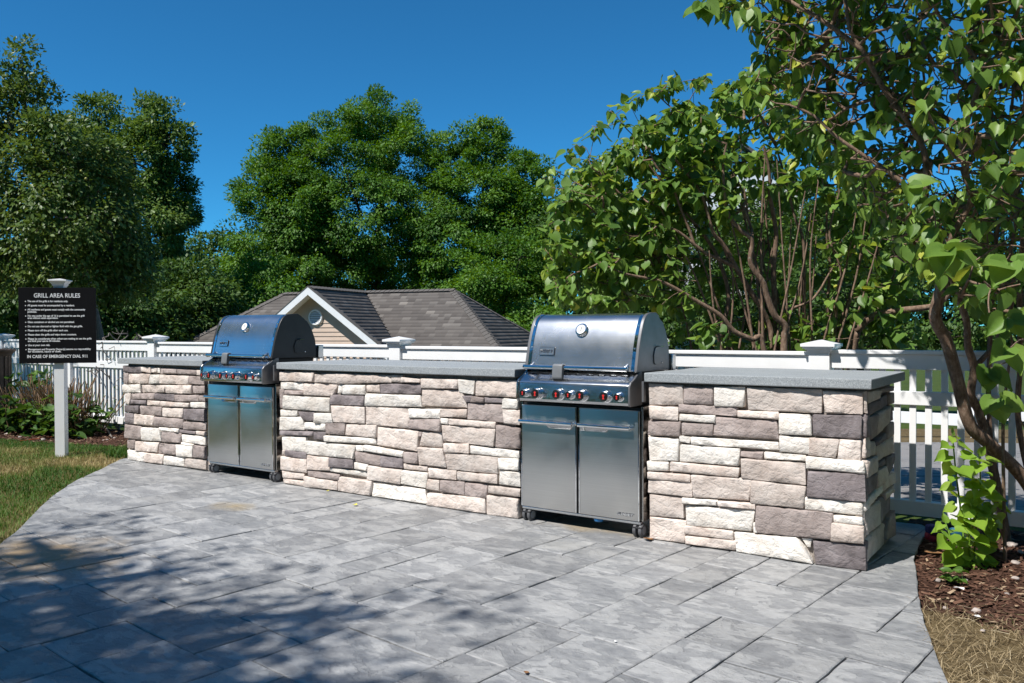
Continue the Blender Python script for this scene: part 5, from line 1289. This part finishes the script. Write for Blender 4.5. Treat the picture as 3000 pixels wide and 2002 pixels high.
# ---------------------------------------------------------------- beds, lawn and small things on the ground
def flat_sheet(name, poly, z, mat):
    me = bpy.data.meshes.new(name); me.from_pydata([(x, y, z) for x, y in poly], [], [tuple(range(len(poly)))]); me.materials.append(MATS[mat])
    return tag(link(name, me), kind='structure')
LEFT_BED = [(-16, -.25), (-12.5, -.2), (-10.08, .11), (-9.5, .2), (-9.07, .33), (-8.39, .50), (-7.6, .62), (-7.45, .7), (-7.45, 1.35), (-16, 1.35)]
flat_sheet('lawn', [(-22, -8), (-3.6, -8), (-3.6, -2.2), (-6.5, -.2), (-7.3, .72), (-22, .72)], -.022, 'lawn_soil')
flat_sheet('mulch_bed', LEFT_BED, -.016, 'mulch')
RB = [(-.86, -.32), (-.1, -.4), (3, -.1), (3, 1.5), (-.95, 1.5)]
flat_sheet('mulch_bed', RB, -.024, 'mulch')
flat_sheet('dry_lawn', [(-.95, .1), (-.2, -3.2), (.4, -7), (8, -7), (8, .25)], -.027, 'dry_grass')

def patio_mask(x, y): return in_poly(x, y, PATIO)
def fbm(x, y, s, seed=0.0): return np.array([mn.noise((a*s+seed, b*s, seed)) for a, b in zip(x, y)])
def blades(name, n, box, test, hgt, wid, tone_fn, mat, lean, seed, z0, kind='stuff'):
    rng = np.random.default_rng(seed); x = rng.uniform(box[0], box[1], n); y = rng.uniform(box[2], box[3], n); ok = test(x, y); x, y = x[ok], y[ok]; n = len(x)
    a = rng.uniform(0, 6.28, n); h = hgt*rng.uniform(.5, 1.3, n); ln = rng.normal(0, lean, (n, 2)); w = wid*rng.uniform(.7, 1.3, n)
    p = np.stack([x, y, np.full(n, z0)], 1); s = np.stack([np.cos(a)*w, np.sin(a)*w, np.zeros(n)], 1)
    m = p+np.stack([ln[:, 0]*h*.4, ln[:, 1]*h*.4, h*.6], 1); t = p+np.stack([ln[:, 0]*h*1.3, ln[:, 1]*h*1.3, h*np.clip(1-np.abs(ln).sum(1)*.35, .1, 1)], 1)
    V = np.stack([p-s, p+s, m+s*.7, t, m-s*.7], 1).reshape(-1, 3)
    k = np.arange(n)*5; F_ = np.stack([k, k+1, k+2, k+4], 1); F3 = np.stack([k+4, k+2, k+3, k+3], 1)
    tone = np.clip(tone_fn(x, y)+rng.normal(0, .1, n), 0, 1)
    V2 = V; me = bpy.data.meshes.new(name); tri = np.stack([k+4, k+2, k+3], 1)
    allf = np.concatenate([np.stack([k, k+1, k+2], 1), np.stack([k, k+2, k+4], 1), tri]); me = np_mesh(name, V2, allf, mat, np.tile(tone, 3))
    o = link(name, me); tag(o, kind=kind); return o
def lawn_tone(x, y):
    f = fbm(x, y, 1.1, 3)+.5*fbm(x, y, 3.2, 9)
    edge = np.clip((y-(.02-.22*(x+9)*-.3))*0, 0, 1)
    strip = np.exp(-((y-(-.05+.19*(x+10)))/.28)**2)                # watered strip along the bed
    near = np.exp(-(((x+6.9)/.75)**2+((y+1.15)/.33)**2))+np.exp(-(((x+7.25)/.5)**2+((y+.62)/.16)**2))+.8*np.exp(-(((x+5.9)/.5)**2+((y+2.0)/.3)**2))
    return np.clip(.68+.5*f-.6*strip-.7*near, .12, .92)
def in_left(x, y): return ~patio_mask(x, y) & ~in_poly(x, y, LEFT_BED) & (y < .72) & (x < -4.2+0*y)
tag(blades('lawn_grass', 95000, (-12.2, -4.3, -2.6, .72), in_left, .042, .0024, lawn_tone, 'grass_mix', .45, 5, -.024), 'patchy green and straw coloured lawn beside the patio', 'grass')
def in_right(x, y): return ~patio_mask(x, y) & (y < -.18+.18*np.sin(x*5))
tag(blades('dry_grass_blades', 15000, (-.9, 1.6, -2.6, .2), in_right, .05, .0016, lambda x, y: .62+.3*fbm(x, y, 2.0, 4), 'straw', 1.3, 6, -.028), 'dry straw coloured grass right of the patio', 'grass')
tag(blades('sparse_grass', 1500, (-.8, 1.4, -2.6, .1), lambda x, y: in_right(x, y) & (fbm(x, y, 2.6, 14) > .18), .07, .0022, lambda x, y: .25+0*x, 'grass_mix', .5, 7, -.028), 'thin green grass tufts in the dry straw', 'grass')
# a taller tuft of grass at the corner of the far left counter
tag(blades('grass_tuft', 420, (-7.75, -7.4, -.1, .3), lambda x, y: (~patio_mask(x, y)) & (((x+7.62)/.13)**2+((y-.10)/.13)**2 < 1), .15, .003, lambda x, y: .22+0*x, 'grass_mix', .4, 8, -.024), 'taller green grass tuft at the far left counter corner', 'grass')

CHIP = np.array([(-.16, 0, 0), (.16, .05, .02), (.12, 1, .03), (-.14, .95, 0), (0, .5, .14)], float); CHIP_F = np.array([(0, 1, 4), (1, 2, 4), (2, 3, 4), (3, 0, 4)])
def bits(name, label, n, box, test, size, mat, seed, z0, tone_hi=.05, cat='mulch'):
    rng = np.random.default_rng(seed); x = rng.uniform(box[0], box[1], n); y = rng.uniform(box[2], box[3], n); ok = test(x, y); x, y = x[ok], y[ok]; n = len(x)
    a = rng.uniform(0, 6.28, n); tip = np.stack([np.cos(a), np.sin(a), rng.normal(0, .22, n)], 1); nr = np.stack([rng.normal(0, .35, n), rng.normal(0, .35, n), np.ones(n)], 1)
    tone = np.clip(rng.normal(.45, .2, n), 0, .9); tone[rng.random(n) < tone_hi] = 1
    me = scatter(name, CHIP, CHIP_F, np.stack([x, y, np.full(n, z0)+rng.uniform(0, .008, n)], 1), frames(tip, nr), size*rng.uniform(.4, 1.5, n)**1.2, mat, tone, (0, 0, 0))
    return tag(link(name, me), label, cat, kind='stuff')
bits('mulch_chips', 'reddish brown bark mulch under the old lilac', 11000, (-.9, 1.2, -.5, 1.4), lambda x, y: ~patio_mask(x, y) & (y > -.36+.12*np.sin(x*7)), .03, 'mulch_bits', 15, -.022)
bits('mulch_chips', 'brown bark mulch in the bed by the sign', 9000, (-12.4, -7.45, -.2, 1.3), lambda x, y: in_poly(x, y, LEFT_BED) & ~patio_mask(x, y), .035, 'mulch_bits', 16, -.014)
def thin(x, y): return ~patio_mask(x, y) & (y < .35)
STRAW = np.array([(-.02, 0, 0), (.02, 0, .0), (.015, 1, .02), (-.015, 1, .02)], float); STRAW_F = np.array([(0, 1, 2, 3)])
def straw_bits(n, box, seed):
    rng = np.random.default_rng(seed); x = rng.uniform(box[0], box[1], n); y = rng.uniform(box[2], box[3], n); ok = thin(x, y) & (rng.random(n) < np.clip(.75-(y+.3)*1.2, .1, 1)); x, y = x[ok], y[ok]; n = len(x)
    a = rng.uniform(0, 6.28, n); tip = np.stack([np.cos(a), np.sin(a), rng.normal(0, .18, n)], 1); nr = np.stack([rng.normal(0, .4, n), rng.normal(0, .4, n), np.ones(n)], 1)
    me = scatter('straw', STRAW, STRAW_F, np.stack([x, y, -.018+rng.uniform(0, .012, n)], 1), frames(tip, nr), rng.uniform(.02, .07, n), 'straw', np.clip(rng.normal(.75, .2, n), 0, 1), (0, 0, 0))
    tag(link('straw', me), 'loose dry straw scattered on the right hand bed', 'straw', kind='stuff')
straw_bits(3600, (-.9, 1.3, -2.6, .5), 17)

def rock_mesh(r, seed):
    bm = bmesh.new(); bmesh.ops.create_icosphere(bm, subdivisions=2, radius=1); rd = random.Random(seed)
    sx, sy, sz = rd.uniform(.8, 1.3), rd.uniform(.7, 1.1), rd.uniform(.4, .65)
    for v in bm.verts:
        k = 1+.35*mn.noise(v.co*1.4+Vector((seed, 0, 0))); v.co = Vector((v.co.x*sx, v.co.y*sy, v.co.z*sz))*k*r
    me = bpy.data.meshes.new('pebble'); bm.to_mesh(me); bm.free(); me.materials.append(MATS['pebble']); me.shade_smooth(); return me
def pebbles(pts, label, seed):
    rd = random.Random(seed)
    root = None; V, F_, c = [], [], 0
    for x, y, r in pts:
        me = rock_mesh(r, rd.random()*50); a = rd.uniform(0, 6.28)
        for v in me.vertices: V.append((x+v.co.x*math.cos(a)-v.co.y*math.sin(a), y+v.co.x*math.sin(a)+v.co.y*math.cos(a), -.02+r*.25+v.co.z))
        for p in me.polygons: F_.append(tuple(i+c for i in p.vertices))
        c += len(me.vertices); bpy.data.meshes.remove(me)
    me = bpy.data.meshes.new('pebbles'); me.from_pydata(V, [], F_); me.materials.append(MATS['pebble']); me.shade_smooth()
    tag(link('pebbles', me), label, 'pebbles', kind='stuff')
rd = random.Random(4)
pz = [(2780, 1625, .022), (2815, 1640, .014), (2965, 1590, .03), (2990, 1610, .022), (2940, 1600, .014), (2745, 1690, .016), (2975, 1640, .02), (2975, 1685, .018), (2900, 1660, .01), (2830, 1690, .012), (2950, 1730, .012), (2860, 1780, .02), (2770, 1770, .012), (2880, 1835, .012)]
pebbles([(*onZ(x, y)[:2], r) for x, y, r in pz], 'pale stones lying in the right hand mulch bed', 1)
pz = [(215, 1275, .05), (233, 1280, .03), (268, 1272, .04), (125, 1287, .04), (60, 1278, .03), (310, 1287, .03), (150, 1268, .025), (20, 1270, .03), (245, 1260, .03), (335, 1280, .02)]
pebbles([(*onZ(x, y)[:2], r) for x, y, r in pz], 'grey stones lying in the mulch bed by the sign', 2)

def scrap(name, label, cat, px, py, z, mat, size, seed, group=None):
    p = onZ(px, py, z); r = random.Random(seed); n = 7
    pts = [(size*(.6+.5*r.random())*math.cos(2*math.pi*k/n), size*(.45+.35*r.random())*math.sin(2*math.pi*k/n), .002+size*.35*r.random()) for k in range(n)]
    m = MB(); vs = pts+[(0, 0, size*.12)]+[(a, b, c+.0018) for a, b, c in pts]+[(0, 0, size*.12+.0018)]
    m.add(vs, [(k, n, (k+1) % n) for k in range(n)]+[(n+1+k, n+1+(k+1) % n, 2*n+1) for k in range(n)]+[(k, (k+1) % n, n+1+(k+1) % n, n+1+k) for k in range(n)])
    o = link(name, m.mesh(name, mat, smooth=0), None, tuple(p)); return tag(o, label, cat, group)
scrap('paper_scrap', 'white paper scrap on the mulch right of the patio', 'paper', 2812, 1727, -.012, 'paper_white', .028, 1)
scrap('paper_scrap', 'small white scrap in the straw near the patio edge', 'paper', 2862, 1808, -.012, 'paper_white', .014, 2)
scrap('fallen_leaf', 'brown dry leaf beside the near grill caster', 'leaf', 1901, 1583, .001, 'dead_leaf', .035, 3)
scrap('fallen_leaf', 'yellow leaf lying on the patio by the middle counter', 'leaf', 1041, 1481, .003, 'yellow_leaf', .026, 4)
scrap('fallen_leaf', 'small green yellow leaf at the foot of the middle counter', 'leaf', 960, 1440, .003, 'yellow_leaf', .014, 5)
scrap('fallen_leaf', 'dry orange leaf pile against the patio corner', 'leaf', 2735, 1625, -.01, 'dead_leaf', .05, 6)
scrap('pebble', 'tiny white pebble on the patio in front of the right counter', 'pebble', 2157, 1725, .003, 'paper_white', .008, 7)
scrap('pebble', 'tiny pale pebble on the patio nearer the camera', 'pebble', 1803, 1882, .003, 'paper_white', .008, 8)
scrap('twig', 'short straw coloured twig at the bottom of the patio', 'twig', 1543, 1973, .003, 'dead_leaf', .012, 9)

def pouch(label, px, py, w, h, mats, seed):
    p = onZ(px, py, -.03); t = thing('pouch', label, 'pouch', tuple(p), 'pouches by the fence'); t.rotation_euler.z = R(30)
    MB().box(-w/2, w/2, -w*.3, w*.3, .0, h*.55).build('lower_panel', mats[0], t, local=True, bev=h*.2, seg=3)
    MB().box(-w*.48, w*.48, -w*.29, w*.29, h*.45, h).build('flap', mats[1], t, local=True, bev=h*.22, seg=3)
    MB().tube([(-w*.4, -w*.3, h*.5), (0, -w*.335, h*.46), (w*.4, -w*.3, h*.5)], .003, 6).build('zip', 'black_plastic', t, local=True)
pouch('purple and red fabric pouch by the patio corner', 2742, 1588, .115, .10, ('bag_red', 'bag_blue'), 1)
pouch('teal fabric pouch under the young lilac shoots', 2815, 1592, .12, .085, ('bag_teal', 'bag_teal'), 2)

# weed and clover in the mulch
def weed():
    rng = np.random.default_rng(7); b = onZ(2820, 1712, -.02); t = thing('weed', 'small leafy green weed growing in the right hand mulch', 'weed', tuple(b)); sk = Skel(7); pos, tip, nrm = [], [], []
    for k in range(5):
        a = rng.uniform(0, 6.28); e = b+np.array([math.cos(a)*.07, math.sin(a)*.07, rng.uniform(.03, .07)]); sk.line([b, (b+e)/2+np.array([0, 0, .02]), e], (.002, .0012), -1, 4)
        for j in range(3): pos.append(e); tip.append(np.array([math.cos(a+j-1), math.sin(a+j-1), .1])); nrm.append(np.array([0, 0, 1])+rng.normal(0, .3, 3))
    link('stems', sk.mesh('stems', 'leaf_hydrangea', b, tip=.0015), t); n = len(pos)
    big_leaves(t, np.array(pos), frames(np.array(tip), np.array(nrm)), rng.uniform(.03, .05, n), rng.uniform(.5, .9, n), 'leaf_hydrangea', 300, 170, np.ones(n))
weed()

# hydrangea cut back to a fan of bare canes with fresh leaves below
def hydrangea():
    rng = np.random.default_rng(19); b = np.array([-10.15, .74, -.015]); t = thing('hydrangea_shrub', 'hydrangea of bare tan canes and low green leaves behind the sign', 'shrub', tuple(b)); sk = Skel(19); pos, tip, nrm = [], [], []
    for k in range(260):
        u = rng.uniform(-1, 1); s = b+np.array([u*.62+rng.normal(0, .06), rng.normal(0, .08)+u*.10, 0]); ln = rng.uniform(.35, .72)
        d = np.array([u*.42+rng.normal(0, .22), rng.normal(-.08, .26), 1.0]); d /= np.linalg.norm(d); e = s+d*ln
        sk.line([s, s+d*ln*.5+rng.normal(0, .012, 3), e], (.0075, .0055), -1, 3)
    for k in range(230):
        u = rng.uniform(-1.15, 1.15); p = b+np.array([u*.75, rng.normal(-.15, .15)+u*.1, abs(rng.normal(0, .2))+.04])
        for j in range(2): a = rng.uniform(0, 6.28); pos.append(p); tip.append(np.array([math.cos(a), math.sin(a), -.2])); nrm.append(np.array([0, -.3, 1])+rng.normal(0, .3, 3))
    for k in range(26):
        u = rng.uniform(-1.2, -.3); p = b+np.array([u*.8, .1+rng.normal(0, .1), rng.uniform(.5, .72)])
        a = rng.uniform(0, 6.28); pos.append(p); tip.append(np.array([math.cos(a), math.sin(a), -.3])); nrm.append(np.array([0, -.4, 1])+rng.normal(0, .3, 3))
    tag(link('canes', sk.mesh('canes', 'bark_stem', b, tip=.003), t), kind='stuff'); n = len(pos)
    big_leaves(t, np.array(pos), frames(np.array(tip), np.array(nrm)), rng.uniform(.07, .14, n), np.clip(rng.normal(.5, .25, n), 0, 1), 'leaf_hydrangea', 300, 190, rng.random(n))
hydrangea()
def twiggy():
    rng = np.random.default_rng(23); b = onZ(348, 1262, -.015); d = float((b-CAM)@FW)
    t = thing('bare_shrub', 'leafless grey twiggy shrub at the end of the far left counter', 'shrub', tuple(b)); sk = Skel(23)
    for pts in ([(348, 1262), (342, 1180), (335, 1110), (320, 1040), (300, 990)], [(352, 1262), (358, 1180), (352, 1100), (372, 1030), (400, 985)], [(340, 1262), (318, 1210), (290, 1130), (265, 1085)], [(345, 1262), (352, 1200), (345, 1090), (342, 1000)]):
        P3 = [atd(x, y, d+rng.normal(0, .05)) for x, y in pts]; P3[0] = b.copy(); sk.line(P3, (.014, .004), -1, 5)
    T = sample_volume([(285, 1000), (330, 955), (400, 975), (450, 1005), (440, 1060), (400, 1110), (345, 1190), (300, 1130), (250, 1085), (285, 1060)], d-.4, d+.4, 200, rng)
    sk.grow(T, seg=.05, jit=.3, up=.05); link('branches', sk.mesh('branches', 'bark_grey', b, tip=.0048, expo=2.6), t)
    pos = sample_volume([(300, 1180), (345, 1120), (352, 1250), (310, 1260)], d-.3, d+.2, 40, rng); n = len(pos)
    big_leaves(t, pos, frames(rng.normal(0, 1, (n, 3))+np.array([0, 0, -.4]), rng.normal(0, .5, (n, 3))+np.array([0, -.3, 1])), rng.uniform(.03, .06, n), rng.uniform(.4, 1, n), 'leaf_hydrangea', 300, 210, np.ones(n))
twiggy()
# dead branch and cord on the mulch
m = MB(); P3 = [onZ(235, 1170, .15), onZ(270, 1200, .12), onZ(300, 1240, .06), onZ(328, 1282, -.005)]; m.tube(spline([tuple(p) for p in P3], 4), [.011]*12+[.007], 7)
tag(m.build('fallen_branch', 'bark_grey'), 'pale fallen branch leaning across the mulch right of the sign', 'branch')
m = MB(); m.tube(spline([tuple(onZ(x, y, -.008)) for x, y in ((60, 1292), (110, 1286), (150, 1280), (185, 1276))], 6), .004, 6)
tag(m.build('marker_cord', 'orange_wire'), 'thin orange cord lying on the mulch left of the sign post', 'cord')

# slatted litter bin cut by the left edge of the picture
def bin_():
    d = 10.7; p = atd(-42, 1000, d); b = np.array([p[0], p[1], -.02]); t = thing('litter_bin', 'dark brown slatted litter bin at the left edge', 'bin', tuple(b))
    MB().lathe((0, 0, 0), (0, 0, 1), [(0, .255), (.9, .255)], 28).build('liner', 'black_plastic', t, local=True)
    for k in range(26):
        a = 2*math.pi*k/26; c, s = math.cos(a), math.sin(a); m = MB()
        vs = [(.262, -.027, 0), (.262, .027, 0), (.282, .024, 0), (.282, -.024, 0), (.262, -.027, .92), (.262, .027, .92), (.284, .024, .92), (.284, -.024, .92)]
        m.add([(x*c-y*s, x*s+y*c, z) for x, y, z in vs], [(0, 1, 2, 3), (7, 6, 5, 4), (0, 4, 5, 1), (1, 5, 6, 2), (2, 6, 7, 3), (3, 7, 4, 0)]); m.build('slat', 'bin_wood', t, local=True)
    MB().lathe((0, 0, 0), (0, 0, 1), [(.90, .285), (.935, .30), (.965, .335), (.985, .34), (.99, .30), (.98, .16)], 36).build('rim', 'bin_wood', t, local=True)
bin_()

# white gabled building glimpsed high through the lilac
def far_house():
    d = 34; p = atd(2165, 600, d); g = ground_z(p[0], p[1]); t = thing('far_house', 'white gabled building glimpsed through the lilac leaves', 'house', (p[0], p[1], g)); t.rotation_euler.z = R(34)
    top = atd(2150, 435, d)[2]-g; w = 2.6
    m = MB(); m.poly([(-w, 0, 0), (w, 0, 0), (w, 0, top-1.85), (0, 0, top), (-w, 0, top-1.85)], (0, 6, 0)); m.build('wall', 'white_trim', t, local=True, smooth=0)
    for s in (-1, 1):
        m = MB(); m.poly([(0, -.3, top+.1), (s*(w+.35), -.3, top-2.0), (s*(w+.35), 6.3, top-2.0), (0, 6.3, top+.1)], (0, 0, .15)); m.build('roof', 'roof_edge', t, local=True, smooth=0)
    for x in (-1.2, 1.2):
        for z in (top-3.9, top-6.7):
            wi = MB().box(x-.5, x+.5, -.06, -.01, z, z+1.4).build('window', 'knob_face', t, local=True)
            MB().box(x-.58, x+.58, -.09, -.061, z-.1, z).build('sill', 'white_trim', wi, local=True)
far_house()
